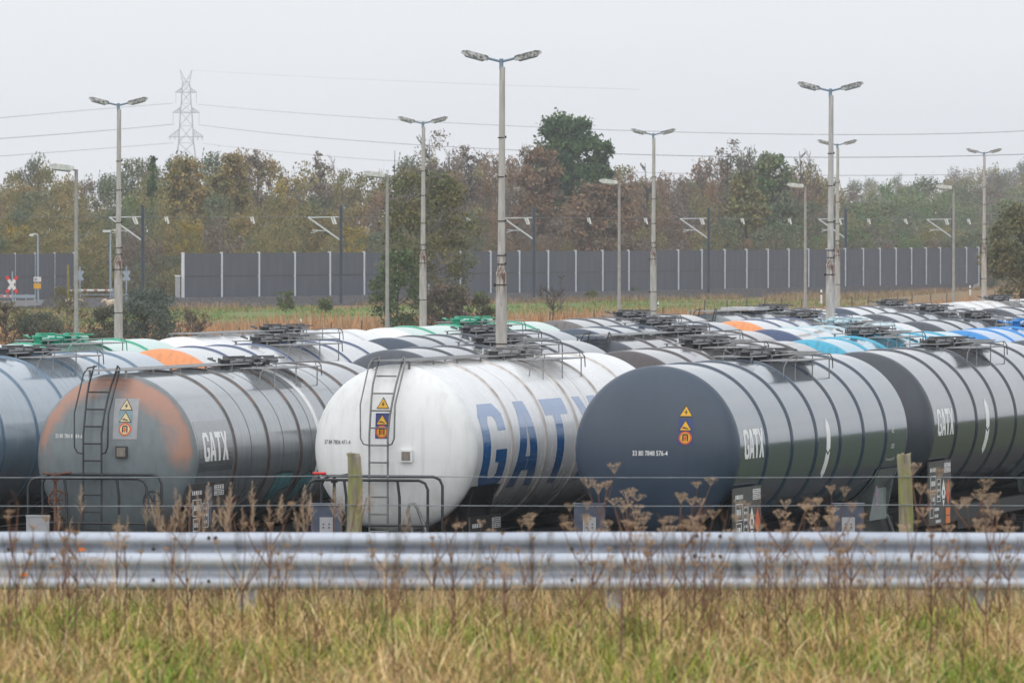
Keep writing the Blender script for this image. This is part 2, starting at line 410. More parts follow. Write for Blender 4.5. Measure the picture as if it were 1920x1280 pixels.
def decal_head(name, polys, mats, parent, R, zc, off=.008, step=.1, lift=0):
    bm = flat_mesh(polys, step)
    xs = [v.co.x for v in bm.verts]; x = min(xs)+step
    while x < max(xs):
        bmesh.ops.bisect_plane(bm, geom=bm.verts[:]+bm.edges[:]+bm.faces[:], plane_co=(x, 0, 0), plane_no=(1, 0, 0)); x += step
    for v in bm.verts:
        x, z = v.co.x, v.co.y; v.co = Vector((x, heady(R, x, z, zc)-off-lift, z))
    me = bpy.data.meshes.new(name); bm.to_mesh(me); bm.free()
    return link(name, me, mats, parent)
def text_polys(txt, size, x0, y0, mi=0, sx=1.0, bold=.0):
    cu = bpy.data.curves.new('lettering', 'FONT'); cu.body = txt; cu.size = size; cu.offset = bold; cu.resolution_u = 3; cu.fill_mode = 'FRONT'
    o = bpy.data.objects.new('lettering', cu); C.objects.link(o)
    dg = bpy.context.evaluated_depsgraph_get(); dg.update()
    me = bpy.data.meshes.new_from_object(o.evaluated_get(dg))
    pl = [([(x0+me.vertices[i].co.x*sx, y0+me.vertices[i].co.y) for i in p.vertices], mi) for p in me.polygons]
    bpy.data.objects.remove(o); bpy.data.curves.remove(cu); bpy.data.meshes.remove(me)
    return pl
G_ = [(0, .15), (.2, 0), (.8, 0), (1, .13), (1, .47), (.54, .47), (.54, .33), (.68, .33), (.68, .2), (.6, .15), (.4, .15), (.32, .22), (.32, .78), (.4, .85), (.6, .85), (.68, .78), (.68, .68), (1, .68), (1, .87), (.8, 1), (.2, 1), (0, .85)]
A1 = [(0, 0), (.31, 0), (.36, .2), (.5, .2), (.5, .36), (.41, .36), (.5, .75), (.5, 1), (.30, 1)]
T_ = [(0, 1), (0, .8), (.34, .8), (.34, 0), (.66, 0), (.66, .8), (1, .8), (1, 1)]
X_ = [(0, 0), (.33, 0), (.5, .32), (.67, 0), (1, 0), (.68, .5), (1, 1), (.67, 1), (.5, .68), (.33, 1), (0, 1), (.32, .5)]
LET = {'G': [G_], 'A': [A1, [(1-x, y) for x, y in A1[::-1]]], 'T': [T_], 'X': [X_]}
def letter(ch, x, y, w, h, mi=0): return [([(x+a*w, y+b*h) for a, b in pl], mi) for pl in LET[ch]]
def rect(x0, x1, y0, y1, mi=0): return [([(x0, y0), (x1, y0), (x1, y1), (x0, y1)], mi)]
def ngon(cx, cy, r, n, mi=0, a0=PI/2): return [([(cx+r*math.cos(a0+2*PI*k/n), cy+r*math.sin(a0+2*PI*k/n)) for k in range(n)], mi)]
def warning_sticker(root, x, z, R, zc, faded=False, spread=0.0):
    """three warning signs one above the other: flash triangle, hand triangle, no climbing"""
    Y_, B_ = ('sign_cream', 'sign_teal') if faded else ('sign_yellow', 'sign_blue')
    w = .125
    back = decal_head('warning_sign', rect(x-w, x+w, z-.255, z+.195), [B_], root, R, zc, .008)
    def sub(nm, pl, mats, off): decal_head(nm, pl, mats, back, R, zc, off)
    t1 = z+.215+spread
    sub('triangle', [([(x-.12, t1), (x+.12, t1), (x, t1+.205)], 0)], ['letter_black'], .012)
    sub('triangle_face', [([(x-.10, t1+.012), (x+.10, t1+.012), (x, t1+.182)], 0)], [Y_], .016)
    sub('flash', [([(x-.012, t1+.03), (x+.03, t1+.085), (x+.002, t1+.085), (x+.018, t1+.13), (x-.03, t1+.075), (x-.002, t1+.075)], 0)], ['letter_black'], .02)
    sub('triangle', [([(x-.115, z-.012), (x+.115, z-.012), (x, z+.183)], 0)], ['letter_black'], .012)
    sub('triangle_face', [([(x-.095, z), (x+.095, z), (x, z+.16)], 0)], [Y_], .016)
    sub('hand_mark', [([(x-.05, z+.05), (x-.02, z+.058), (x+.05, z+.028), (x+.05, z+.016), (x-.01, z+.03), (x-.05, z+.03)], 0)], ['letter_black'], .02)
    sub('ban_ring', ngon(x, z-.135, .115, 20), ['sign_red'], .012)
    sub('ban_face', ngon(x, z-.135, .088, 20), [Y_], .016)
    sub('climber_mark', [([(x-.05, z-.19), (x-.028, z-.19), (x-.028, z-.09), (x+.028, z-.09), (x+.028, z-.19), (x+.05, z-.19), (x+.05, z-.085), (x+.03, z-.065), (x-.03, z-.065), (x-.05, z-.085)], 0)], ['letter_black'], .02)
    sub('climber_mark', [([(x-.02, z-.185), (x+.005, z-.185), (x+.022, z-.14), (x+.01, z-.1), (x-.012, z-.1), (x-.02, z-.14)], 0)], ['sign_red'], .02)
    return back
# --- shared pieces, y runs along the wagon from the near rim
def b_barrel(R, zc, Lt):
    def f(b): b.lathe([(0, R), (Lt*.25, R), (Lt*.5, R), (Lt*.75, R), (Lt, R)], 112, 0, 'y', 0, zc)
    return f
def b_head(R, zc):
    def f(b): b.lathe(headprof(R, 0, -1), 96, 0, 'y', 0, zc)
    return f
def b_headfar(R, zc):
    def f(b): b.lathe(headprof(R, 0, 1)[::-1], 96, 0, 'y', 0, zc)
    return f
def b_ring(R, zc):
    def f(b):
        p = [(.058*math.cos(PI*(1-k/8)), R-.004+.036*math.sin(PI*k/8)) for k in range(9)]
        b.lathe(p, 112, 0, 'y', 0, zc)
    return f
def b_seam(R, zc):
    def f(b): b.lathe([(-.012, R-.005), (-.008, R+.004), (.008, R+.004), (.012, R-.005)], 96, 0, 'y', 0, zc)
    return f
def grate(b, x0, x1, y0, y1, z, z1=None, mi=0):
    """open grating: side angles and cross bars"""
    z1 = z if z1 is None else z1
    n = max(2, int((y1-y0)/.16))
    for x in (x0, (x0+x1)/2, x1): b.tube([(x, y0, z), (x, y1, z1)], .012, 4, mi)
    for k in range(n+1):
        t = k/n; y = y0+(y1-y0)*t; zz_ = z+(z1-z)*t
        b.box(x0, x1, y-.05, y+.05, zz_-.005, zz_+.007, mi)
def b_walkway(y0, y1, tilt):
    def f(b):
        grate(b, -.42, .30, y0, y1, .06)
        for k in range(int((y1-y0)/1.6)+1):
            y = y0+.15+k*1.6
            for x in (-.4, .28): b.box(x-.015, x+.015, y-.02, y+.02, -.08, .07)
    return f
def b_tilt(y1):
    def f(b): grate(b, -.62, .5, y1-.6, y1+1.3, .01, .09)
    return f
def b_platform(b):
    grate(b, .36, 1.02, 6.3, 9.3, -.02)
    for y in (6.4, 7.8, 9.2): b.box(.99, 1.008, y-.01, y+.01, -.45, 0)
def b_handrail(b):
    b.tube([(1.0, 5.4, -.30), (1.0, 5.5, -.1), (1.0, 5.8, .02), (1.0, 6.4, .08), (1.0, 9.2, .08), (1.0, 9.45, .0), (1.0, 9.5, -.2)], .011, 6)
    for y in (6.5, 7.8, 9.1): b.tube([(1.0, y, 0), (1.0, y, .08)], .009, 5)
def b_manhole(b):
    b.lathe([(-.06, .30), (.06, .30), (.07, .34), (.11, .34), (.13, .28), (.15, .0)], 28, 0, 'z', 0, 7.2)
    for k in range(8):
        t = 2*PI*k/8; b.tube([(.34*math.cos(t), 7.2+.34*math.sin(t), .05), (.34*math.cos(t), 7.2+.34*math.sin(t), .16)], .02, 5)
    b.tube([(-.4, 7.2, .1), (-.55, 7.2, .15), (-.56, 7.5, .15)], .02, 5)
    b.box(-.1, .1, 6.75, 6.85, .02, .18)
def b_valve(h, r, box):
    def f(b):
        b.lathe([(-.06, r), (h*.6, r), (h*.6, r*1.5), (h*.72, r*1.5), (h*.72, r*.6), (h, r*.6), (h, 0)], 14, 0, 'z', .1, 0)
        b.tube([(.1, 0, h*.9), (.45, .1, h*.95)], .016, 5); b.tube([(.1, 0, .08), (.1, .7, .08)], .045, 8)
        if box: b.box(-.3, .0, -.1, .3, -.02, .17)
    return f
def b_under(b):
    for s in (-1, 1):
        b.box(s*.95-.08, s*.95+.08, -1.0, L_T+1.0, 1.0, 1.30)
        b.box(s*.4-.1, s*.4+.1, -.9, L_T+.9, .92, 1.2)
    for y in (-1.05, L_T+.93): b.box(-1.3, 1.3, y, y+.12, .84, 1.34)
    b.box(-.9, .9, 5, 8.6, .8, 1.0); b.lathe([(5.2, .2), (7.2, .2)], 14, 0, 'y', -.5, .75, True)
    b.box(-1.25, 1.25, -1.0, -.35, 1.27, 1.31)
def b_saddle(b):
    R = 1.5; zc = 2.95
    for s in (-1, 1):
        pr = [(s*R*math.cos(a)*1.003, zc+R*math.sin(a)*1.003) for a in [R_(-62+k*6) for k in range(7)]]
        for y in (0, 1.5):
            for (xa, za), (xb, zb) in zip(pr, pr[1:]):
                b.add([(xa, y, za), (xb, y, zb), (s*1.15, y, 1.32), (s*.75, y, 1.32)], [(0, 1, 2, 3)])
        pr2 = [(s*(R+.02)*math.cos(a), zc+(R+.02)*math.sin(a)) for a in [R_(-62+k*6) for k in range(7)]]
        for (xa, za), (xb, zb) in zip(pr2, pr2[1:]):
            b.add([(xa, -.25, za), (xb, -.25, zb), (xb, 1.75, zb), (xa, 1.75, za)], [(0, 1, 2, 3)])
        b.box(s*1.12-.04, s*1.12+.04, 0, 1.5, 1.30, 1.9)
        b.tube([(s*1.16, 1.5, 1.35), (s*1.2, 1.95, .95)], .05, 6)
def b_bogie(b):
    for s in (-1, 1):
        b.box(s*1.0-.09, s*1.0+.09, -1.35, 1.35, .45, .75)
        for y in (-.9, .9):
            b.box(s*1.02-.12, s*1.02+.12, y-.2, y+.2, .3, .8)
    b.box(-1, 1, -.25, .25, .5, .85)
def b_wheelset(b):
    for s in (-1, 1):
        prof = [(s*.70, .0), (s*.70, .46), (s*.80, .44), (s*.80, 0)]
        for (xa, ra), (xb, rb) in zip(prof, prof[1:]):
            for k in range(24):
                t, t2 = 2*PI*k/24, 2*PI*(k+1)/24
                b.add([(xa, ra*math.cos(t), .47+ra*math.sin(t)), (xb, rb*math.cos(t), .47+rb*math.sin(t)), (xb, rb*math.cos(t2), .47+rb*math.sin(t2)), (xa, ra*math.cos(t2), .47+ra*math.sin(t2))], [(0, 1, 2, 3)])
    b.tube([(-.8, 0, .47), (.8, 0, .47)], .08, 8)
def b_buffer(b):
    b.lathe([(-1.62, 0), (-1.62, .24), (-1.57, .25), (-1.57, .09), (-1.05, .11), (-1.05, 0)], 20, 0, 'y', 0, 1.06)
def b_ladder(R, zc, x0):
    def f(b):
        zs = [1.0, 1.6, 2.2, 2.7, 3.2, 3.55, 3.85, 4.1, zc+R-.08, zc+R+.14]
        def yy(z): return (-HEAD-.14) if z < 3.25 else heady(R, 0, min(z, zc+R-.001), zc)-.14
        for s in (-1, 1):
            wv = lambda z: .17+(.05 if z > 3.4 else 0)*min(1, (z-3.4)/.8)
            b.tube([(x0+s*wv(z)+(.06*max(0, z-3.3)), yy(z), z) for z in zs], .019, 6)
        z = 1.2
        while z < zc+R-.05:
            sh = .06*max(0, z-3.3); b.tube([(x0-.18+sh, yy(z), z), (x0+.19+sh, yy(z), z)], .015, 5); z += .305
    return f
def b_hoop(R, zc, x0):
    def f(b):
        zt = zc+R+.1
        for s in (-1, 1):
            sh = .07
            b.tube([(x0+s*.17, -HEAD-.16, zc+.08), (x0+s*.26, -HEAD-.2, zc+.10), (x0+s*.31, -HEAD-.22, zc+.2), (x0+s*.32, -HEAD-.2, zc+.8), (x0+s*.33+sh, -.45, zt-.1), (x0+s*.30+sh, -.3, zt), (x0+s*.2+sh, -.1, zt+.03)], .015, 6)
    return f
def b_endrail(b):
    zt = 2.42
    def frame(xa, xb, y, zt):
        b.tube([(xa, y, 1.3), (xa, y, zt-.16), (xa+.05, y, zt-.05), (xa+.16, y, zt), (xb-.16, y, zt), (xb-.05, y, zt-.05), (xb, y, zt-.16), (xb, y, 1.3)], .026, 8)
    frame(-1.36, .86, -1.0, zt); frame(-1.18, 1.05, -.72, zt+.06)
    for x in (-.68, .30): b.tube([(x, -1.0, zt), (x+.04, -1.0, zt-.3), (x+.04, -1.0, 1.3)], .026, 8)
    b.tube([(-1.36, -1.0, 1.62), (.86, -1.0, 1.62)], .02, 8)
def b_brake(b):
    b.tube([(-.92, -.8, 1.3), (-.92, -.8, 2.5)], .03, 8); b.tube([(-1.15, -.8, 2.5), (-.92, -.8, 2.47), (-.62, -.8, 2.52)], .022, 6)
    b.box(-.97, -.87, -.85, -.75, 2.36, 2.44)
def b_handwheel(b):
    pts = [(.17*math.cos(t), 0, .17*math.sin(t)) for t in [2*PI*k/20 for k in range(21)]]
    b.tube(pts, .018, 6, 0, False)
    for k in range(3):
        a = PI*k/3; b.tube([(.17*math.cos(a), 0, .17*math.sin(a)), (-.17*math.cos(a), 0, -.17*math.sin(a))], .012, 5)
def b_panel(b): b.box(1.40, 1.43, -.25, 1.85, 1.05, 2.30)
def b_plate(b): b.box(-.105, .105, -HEAD-.06, -HEAD-.0, -.105, .105, 0); b.box(-.08, .08, -HEAD-.067, -HEAD-.058, -.08, .08, 1)
def side_marks(root, pan, seed, diamonds, orange=True):
    """stencilled lines, boxes and plates on the data panel (upright, on the flank)"""
    r = random.Random(seed); b = MB()
    def q(y0, y1, z0, z1, mi=0, x=1.434): b.add([(x, y0, z0), (x, y1, z0), (x, y1, z1), (x, y0, z1)], [(0, 1, 2, 3)], mi)
    def boxline(y0, y1, z0, z1, t=.014):
        q(y0, y1, z0, z0+t); q(y0, y1, z1-t, z1); q(y0, y0+t*2.5, z0+t, z1-t); q(y1-t*2.5, y1, z0+t, z1-t)
    def words(y0, y1, z, h=.05):
        y = y0
        while y < y1:
            w_ = r.uniform(.05, .11); q(y, min(y+w_, y1), z, z+h); y += w_+r.uniform(.03, .05)
    words(-.12, .45, 2.10, .075)
    boxline(-.1, .42, 1.72, 2.02); words(-.02, .34, 1.82, .1)
    boxline(-.08, .34, 1.45, 1.68); words(0, .3, 1.52, .08)
    boxline(.5, .85, 1.5, 1.95); words(.56, .8, 1.82); words(.56, .8, 1.7); words(.56, .8, 1.58)
    boxline(-.15, .2, 1.2, 1.4); words(.28, .7, 1.33, .06); words(.28, .62, 1.2, .06); words(.4, .9, 1.09, .06)
    for z in (2.16, 2.06): boxline(1.2, 1.78, z, z+.085); words(1.26, 1.74, z+.025, .035)
    o = link('stencil_marks', b.mesh('stencil_marks'), ['letter_white'], pan)
    if diamonds:
        for cy_, col in ((1.12, 'letter_white'), (1.55, 'sign_red')):
            bb = MB(); bb.add([(1.435, cy_-.2, 1.66), (1.435, cy_, 1.38), (1.435, cy_+.2, 1.66), (1.435, cy_, 1.94)], [(0, 1, 2, 3)])
            link('hazard_diamond', bb.mesh('hazard_diamond'), [col], pan)
            if col == 'letter_white':
                bb = MB(); bb.add([(1.439, cy_-.05, 1.62), (1.439, cy_+.05, 1.62), (1.439, cy_+.05, 1.72), (1.439, cy_-.05, 1.72)], [(0, 1, 2, 3)]); bb.add([(1.439, cy_-.09, 1.52), (1.439, cy_+.09, 1.52), (1.439, cy_+.09, 1.55), (1.439, cy_-.09, 1.55)], [(0, 1, 2, 3)])
                link('hazard_mark', bb.mesh('hazard_mark'), ['letter_black'], pan)
    if orange:
        bb = MB(); y0 = 1.32 if diamonds else 1.95; x = 1.436
        if not diamonds: bb.box(1.40, 1.43, y0-.05, y0+.5, 1.0, 1.5, 2)
        bb.add([(x, y0, 1.05), (x, y0+.42, 1.05), (x, y0+.42, 1.36), (x, y0, 1.36)], [(0, 1, 2, 3)], 0)
        bb.add([(x+.003, y0, 1.2), (x+.003, y0+.42, 1.2), (x+.003, y0+.42, 1.215), (x+.003, y0, 1.215)], [(0, 1, 2, 3)], 1)
        link('orange_plate', bb.mesh('orange_plate'), ['sign_orange', 'letter_black', 'panel'], pan)
WAGONS = {}
def wagon(track, k, label, barrel, head=None, ring=None, rings=None, top='grating', R=1.5, zc=2.95, dv=0, du=0, dark_walk=True, tilt=True,
          walk=(6.2, 9.0), gy=0, panel=True, far=False, ladder=None, endrail=False):
    head = head or barrel; ring = ring or barrel
    u = -34.32+4.8*track+du; v = 137.0+GAP*k+dv
    root = thing('tank_wagon', label, 'tank wagon', uv2w(u, v), -TH, 'tank wagons standing in rows on the sidings')
    kk = f'{R}'
    kk = f'{R}_{zc}'
    part('tank_barrel', 'barrel'+kk, b_barrel(R, zc, L_T), [barrel], root)
    part('tank_head', 'head'+kk, b_head(R, zc), [endpaint(head)], root)
    part('tank_head', 'headfar'+kk, b_headfar(R, zc), [endpaint(head)], root, (0, L_T, 0))
    rings = rings or [2.04+1.97*i for i in range(6)]
    for y in rings: part('stiffening_ring', 'ring'+kk, b_ring(R, zc), [ring], root, (0, y, 0))
    zt = zc+R
    part('walkway', f'walk{walk}', b_walkway(*walk, tilt), ['grating' if R == 1.5 and top != 'steel_grey' else top], root, (0, gy, zt))
    if tilt and (track >= -1 or (track == -2 and k in (1, 3))): part('folding_plate', f'tilt{walk[1]}', b_tilt(walk[1]), ['plate_dull'], root, (0, gy, zt))
    part('platform', 'platform', b_platform, ['grating'], root, (0, gy, zt))
    part('handrail', 'handrail', b_handrail, ['steel_grey' if top == 'grating' else top], root, (0, gy, zt))
    part('manhole', 'manhole', b_manhole, ['steel_mid' if top == 'grating' else top], root, (0, gy, zt))
    for y, h, r in ((6.2, .22, .09), (8.1, .20, .11), (8.8, .16, .08)): part('valve', f'valve{y}', b_valve(h, r, y == 8.1), ['steel_mid' if top == 'grating' else top], root, (0, y+gy, zt))
    part('underframe', 'under', b_under, ['under'], root)
    for y in (.3, L_T-1.8): part('saddle', 'saddle', b_saddle, ['under' if y < 1 else 'saddle'], root, (0, y, 0))
    for y in (1.7, L_T-1.7):
        bo = part('bogie', 'bogie', b_bogie, ['under'], root, (0, y, 0))
        for yy in (-.9, .9): part('wheelset', 'wheelset', b_wheelset, ['under'], bo, (0, yy, 0))
    for x in (-.875, .875):
        part('buffer', 'buffer', b_buffer, ['under'], root, (x, 0, 0))
        part('buffer', 'buffer', b_buffer, ['under'], root, (-x, L_T, 0), (0, 0, PI))
    if ladder is not None:
        lm, x0 = ladder
        la = part('ladder', None, b_ladder(R, zc, x0), [lm], root)
        part('safety_hoop', None, b_hoop(R, zc, x0), [lm], la)
    if endrail: part('end_railing', 'endrail', b_endrail, ['rail_black'], root)
    WAGONS[track, k] = root
    return root
# front row ---------------------------------------------------------------
# grey, rust-worn
wg = wagon(-2, 0, 'weathered grey tank wagon with rusty orange patches round its end and a dark ladder', 'grey', 'worn_head', 'rust_ring', [2.3, 4.38, 6.46, 8.6, 10.7, 12.6], R=1.5, zc=2.77, dv=-.3, du=-.31, walk=(-.55, 7.9), tilt=False, ladder=('steel_dark', -.24), endrail=True)
part('brake_post', 'brake', b_brake, ['rust'], wg); part('handwheel', 'handwheel', b_handwheel, ['rust'], wg, (-.92, -.66, 2.02)); part('handwheel', 'handwheel', b_handwheel, ['steel_dark'], wg, (.86, -.66, 2.02))
R0, Z0 = 1.5, 2.77
tag(part('colour_band', None, lambda b: b.lathe([(-.16, R0-.004), (-.16, R0+.005), (.16, R0+.005), (.16, R0-.004)], 112, 0, 'y', 0, Z0), ['white'], wg, (0, 7.75, 0)), 'white band round the tank')
for y in (3.3, 5.35, 7.2, 9.7): part('weld_seam', 'seamlow', b_seam(R0, Z0), ['steel_dark'], wg, (0, y, 0))
patch = decal_side('logo_patch', rect(.08, 2.15, -.26, .66), ['grey_patch'], wg, R0, Z0, .002)
lg = []
for i, ch in enumerate('GATX'): lg += letter(ch, .38+i*.375, -.08, .355, .52)
decal_side('logo_lettering', lg, ['letter_white'], wg, R0, Z0, .0045)
decal_head('wagon_number', text_polys('33 80 784 8 684-6', 0.105, -1.05, 3.12, 0, .72, .0), ['letter_white'], wg, R0, Z0)
decal_head('sticker_backing', rect(.09, .53, 3.11, 3.83), ['plate_grey'], wg, R0, Z0, .005)
warning_sticker(wg, .31, 3.42, R0, Z0, True, -.01)
part('wall_plate', 'plate', b_plate, ['steel_dark', 'box_tan'], wg, (.27, .0, 2.88))
gp = []
def blob(x, y, w_, h_, mi, a=0):
    n = 16; return [([(x+w_*math.cos(2*PI*k/n)*(.85+.15*math.cos(6*PI*k/n))+a*h_*math.sin(2*PI*k/n), y+h_*math.sin(2*PI*k/n)) for k in range(n)], mi)]
gr_ = []
for (x, y, w_, h_) in ((7.2, -.62, .55, .26), (8.3, -.6, .45, .25), (9.2, -.62, .5, .3), (10.1, -.6, .5, .28)):
    pass
def ribbon(pts, wd, mi):
    o_ = []
    for (x0, y0), (x1, y1) in zip(pts, pts[1:]):
        dx, dy = x1-x0, y1-y0; l = math.hypot(dx, dy) or 1; nx, ny = -dy/l*wd/2, dx/l*wd/2
        o_.append(([(x0+nx, y0+ny), (x0-nx, y0-ny), (x1-nx, y1-ny), (x1+nx, y1+ny)], mi))
    return o_
fills = [[(5.0, -1.0), (5.1, -.42), (6.15, -.42), (6.2, -.72), (5.7, -.8), (5.6, -1.1)], [(6.55, -1.05), (6.7, -.6), (7.2, -.44), (7.65, -.55), (7.7, -1.0), (7.35, -1.0), (7.2, -.75), (6.95, -1.05)],
         [(9.0, -1.1), (9.1, -.55), (9.5, -.42), (9.9, -.6), (10.3, -.45), (10.55, -.62), (10.5, -1.1), (10.2, -1.1), (10.05, -.8), (9.6, -.85), (9.4, -1.15)]]
for p in fills:
    g_ = decal_side('graffiti', [(p, 0)], ['teal_g'], wg, R0, Z0, .003)
    decal_side('graffiti_outline', ribbon(p+[p[0]], .035, 0), ['steel_dark'], g_, R0, Z0, .006)
decal_side('graffiti', [([(2.75, -1.0), (3.1, -.82), (3.15, -.95), (2.8, -1.16)], 0)], ['red_g'], wg, R0, Z0, .004)
decal_side('graffiti', [([(3.4, -1.0), (3.75, -.75), (3.78, -.95), (3.42, -1.12)], 0)], ['plate_grey'], wg, R0, Z0, .004)
pn = part('data_panel', 'panel', b_panel, ['panel'], wg); side_marks(wg, pn, 3, False)
bb = MB(); bb.add([(1.432, .45, 1.55), (1.432, 1.0, 1.55), (1.432, 1.1, 2.22), (1.432, .72, 2.26)], [(0, 1, 2, 3)]); link('worn_patch', bb.mesh('worn_patch'), ['panel_light'], pn)
# white
wh = wagon(-1, 0, 'white tank wagon with giant blue GATX letters along its side', 'white', 'white', 'white_ring', [2.35, 4.75, 7.05, 9.35, 11.6], top='steel_grey', walk=(-.3, 8.2), tilt=False, ladder=('steel_grey', -.12), endrail=True)
for i, (ch, y, w_) in enumerate((('G', .38, 1.62), ('A', 2.62, 1.72), ('T', 4.98, 1.62), ('X', 7.35, 1.7))):
    decal_side('big_letter', letter(ch, y, -.80, w_, 1.62), ['letter_blue'], wh, 1.5, 2.95, .0025, .07)
decal_head('wagon_number', text_polys('37 84 7836 471-4', .105, -1.24, 3.04, 0, .72, .0), ['letter_black'], wh, 1.5, 2.95)
warning_sticker(wh, -.10, 3.40, 1.5, 2.95, False, .06)
part('wall_plate', 'plate', b_plate, ['white', 'box_tan'], wh, (.36, .0, 2.84))
part('brake_post', 'brake', b_brake, ['steel_dark'], wh)
tag(part('red_handle', None, lambda b: b.tube([(-1.27, -.95, 2.53), (-1.03, -.95, 2.53)], .025, 8), ['red'], wh), 'small red brake handle')
def b_hose(b):
    b.tube([(.55, -.75, 1.3), (.42, -.75, 1.85), (.44, -.75, 1.98), (.54, -.75, 2.0), (.6, -.75, 1.92), (.8, -.75, 1.4)], .03, 8)
part('brake_hose', 'hose', b_hose, ['steel_grey'], wh)
pn = part('data_panel', 'panel', b_panel, ['panel'], wh, (0, 0, -.55)); side_marks(wh, pn, 5, False)
for y in (3.5, 8.2): part('weld_seam', 'seam2.95', b_seam(1.5, 2.95), ['white_ring'], wh, (0, y, 0))
# dark slate
dk = wagon(0, 0, 'glossy dark slate tank wagon with number 33 80 7848 576-4 on its plain end', 'slate', walk=(5.8, 9.4))
lg = []
for i, ch in enumerate('GATX'): lg += letter(ch, .30+i*.375, -.15, .365, .52)
decal_side('logo_lettering', lg, ['letter_white'], dk, 1.5, 2.95, .0025)
decal_head('wagon_number', text_polys('33 80 7848 576-4', .125, -.32, 2.88, 0, .72, .001), ['letter_white'], dk, 1.5, 2.95)
warning_sticker(dk, .63, 3.33, 1.5, 2.95, False, .02)
def kink(y, h0, h1): return [([(y+.10, h0), (y+.16, h0+.12), (y+.16, (h0+h1)/2-.05), (y, (h0+h1)/2-.12), (y-.16, (h0+h1)/2-.05), (y-.16, h0+.12)][::-1], 0), ([(y, h1), (y-.16, h1-.16), (y-.16, (h0+h1)/2+.0), (y, (h0+h1)/2-.07), (y+.16, (h0+h1)/2+.0), (y+.16, h1-.16)], 0)]
decal_side('lifting_mark', kink(6.95, -.72, .44), ['letter_white'], dk, 1.5, 2.95, .0025)
decal_side('stencil_marks', [q for y, z, t in ((12.35, .02, '62'), (12.35, -.28, '120')) for q in text_polys(t, .13, y, z, 0, 1.6)]+text_polys('Untersuchung 04.17', .08, 12.2, -.52, 0, 1.2), ['letter_white'], dk, 1.5, 2.95)
pn = part('data_panel', 'panel', b_panel, ['panel'], dk); side_marks(dk, pn, 7, True)
bb = MB()
for z, w_ in ((1.5, .1), (1.58, .2), (1.66, .14), (1.74, .26), (1.82, .16), (1.9, .1)): bb.box(1.165, 1.17, L_T-1.2-w_/2, L_T-1.2+w_/2, z, z+.05)
link('pink_tag', bb.mesh('pink_tag'), ['pink_g'], dk)
# the rest of each rake ---------------------------------------------------
bk = wagon(0, 1, 'near black tank wagon coupled behind the slate one at the right edge', 'black', walk=(5.8, 9.4), dv=-.15)
lg = []
for i, ch in enumerate('GATX'): lg += letter(ch, .30+i*.375, -.15, .365, .52)
decal_side('logo_lettering', lg, ['letter_white'], bk, 1.5, 2.95, .0025)
decal_side('lifting_mark', kink(5.1, -.65, .52), ['letter_white'], bk, 1.5, 2.95, .0025)
pn = part('data_panel', 'panel', b_panel, ['panel'], bk); side_marks(bk, pn, 9, True)
wagon(0, 2, 'dark tank wagon last to the right behind the near black one', 'charcoal')
wagon(-1, 1, 'brown-black tank wagon right behind the white lettered wagon', 'brown', dv=0, gy=-1.3)
wagon(-1, 2, 'cyan tank wagon with turquoise rings and tilted grey walkway', 'cyan', top='grating', dv=-.3, gy=-2.0)
wagon(-1, 3, 'vivid blue tank wagon at the right edge', 'blue', top='blue', dv=-.8)
wagon(-2, 1, 'charcoal tank wagon with black rings directly behind the rust-worn grey one', 'charcoal', 'charcoal', 'black', dv=.1)
wagon(-2, 2, 'dusty brown tank wagon with a railing over its near end, between cyan and charcoal wagons', 'brown', 'charcoal', 'brown', ladder=('steel_dark', 0), walk=(-.4, 9))
wagon(-2, 3, 'silvery tank wagon with navy blue end and ice blue rings', 'silver', 'navy', 'ice', top='ice', dv=-.1)
wagon(-2, 4, 'dark slate tank wagon with dark walkway just behind the navy-ended wagon', 'slate', 'charcoal', 'black', dv=-.1)
wagon(-2, 5, 'charcoal tank wagon above the vivid blue one at the right', 'charcoal', 'charcoal', 'slate')
wagon(-3, 0, 'pale blue-grey tank wagon cut off by the left edge', 'pale_blue', 'pale_blue', 'pale_ring', dv=.1)
wagon(-3, 1, 'tank wagon with bright orange end and navy rings behind the rust-worn grey one', 'silver', 'orange', 'navy', top='grating')
wagon(-3, 2, 'slate tank wagon with dark rings behind the charcoal one near the centre', 'slate', 'slate', 'charcoal')
wagon(-3, 3, 'slate tank wagon with tangled dark pipework on top, right of the green ones', 'slate', 'slate', 'slate')
wagon(-3, 4, 'far tank wagon with orange end and navy rings above the navy-ended wagon', 'silver', 'orange', 'navy', top='grating')
wagon(-3, 5, 'small dark slate tank wagon behind the second orange-ended wagon', 'slate', 'charcoal', 'black')
wagon(-3, 6, 'small charcoal tank wagon far back at the right', 'charcoal', 'charcoal', 'black')
wagon(-3, 7, 'farthest dark tank wagon of its rake at the right edge', 'charcoal')
wagon(-4, 1, 'mint tank wagon with green rings and green pipework behind the pale blue-grey one', 'mint', 'mint', 'green', rings=[2.0, 5.6, 9.2, 11.6], top='green')
wagon(-4, 2, 'white tank wagon with grubby walkway behind the first orange-ended wagon', 'white', 'white', 'silver', walk=(.5, 9))
wagon(-4, 3, 'mint tank wagon with green rings behind the middle lamp post', 'mint', 'white', 'green', rings=[2.0, 5.6, 9.2, 11.6], top='green')
wagon(-4, 4, 'taupe tank wagon with dark rings right behind the far mint one', 'taupe', 'taupe', 'charcoal')
wagon(-4, 5, 'dull grey tank wagon with dark end ladder and a silver box on top', 'grey', 'grey', 'charcoal', ladder=('steel_dark', 0), walk=(-.4, 9))
wagon(-4, 6, 'pale grey tank wagon with a slate end far back right of the tall lamp', 'silver', 'slate', 'charcoal')
wagon(-4, 7, 'dirty off-white tank wagon in the far back row', 'white', 'silver', 'white_ring')
wagon(-4, 8, 'mint-ended tank wagon with green rings at the far right back', 'white', 'mint', 'green')
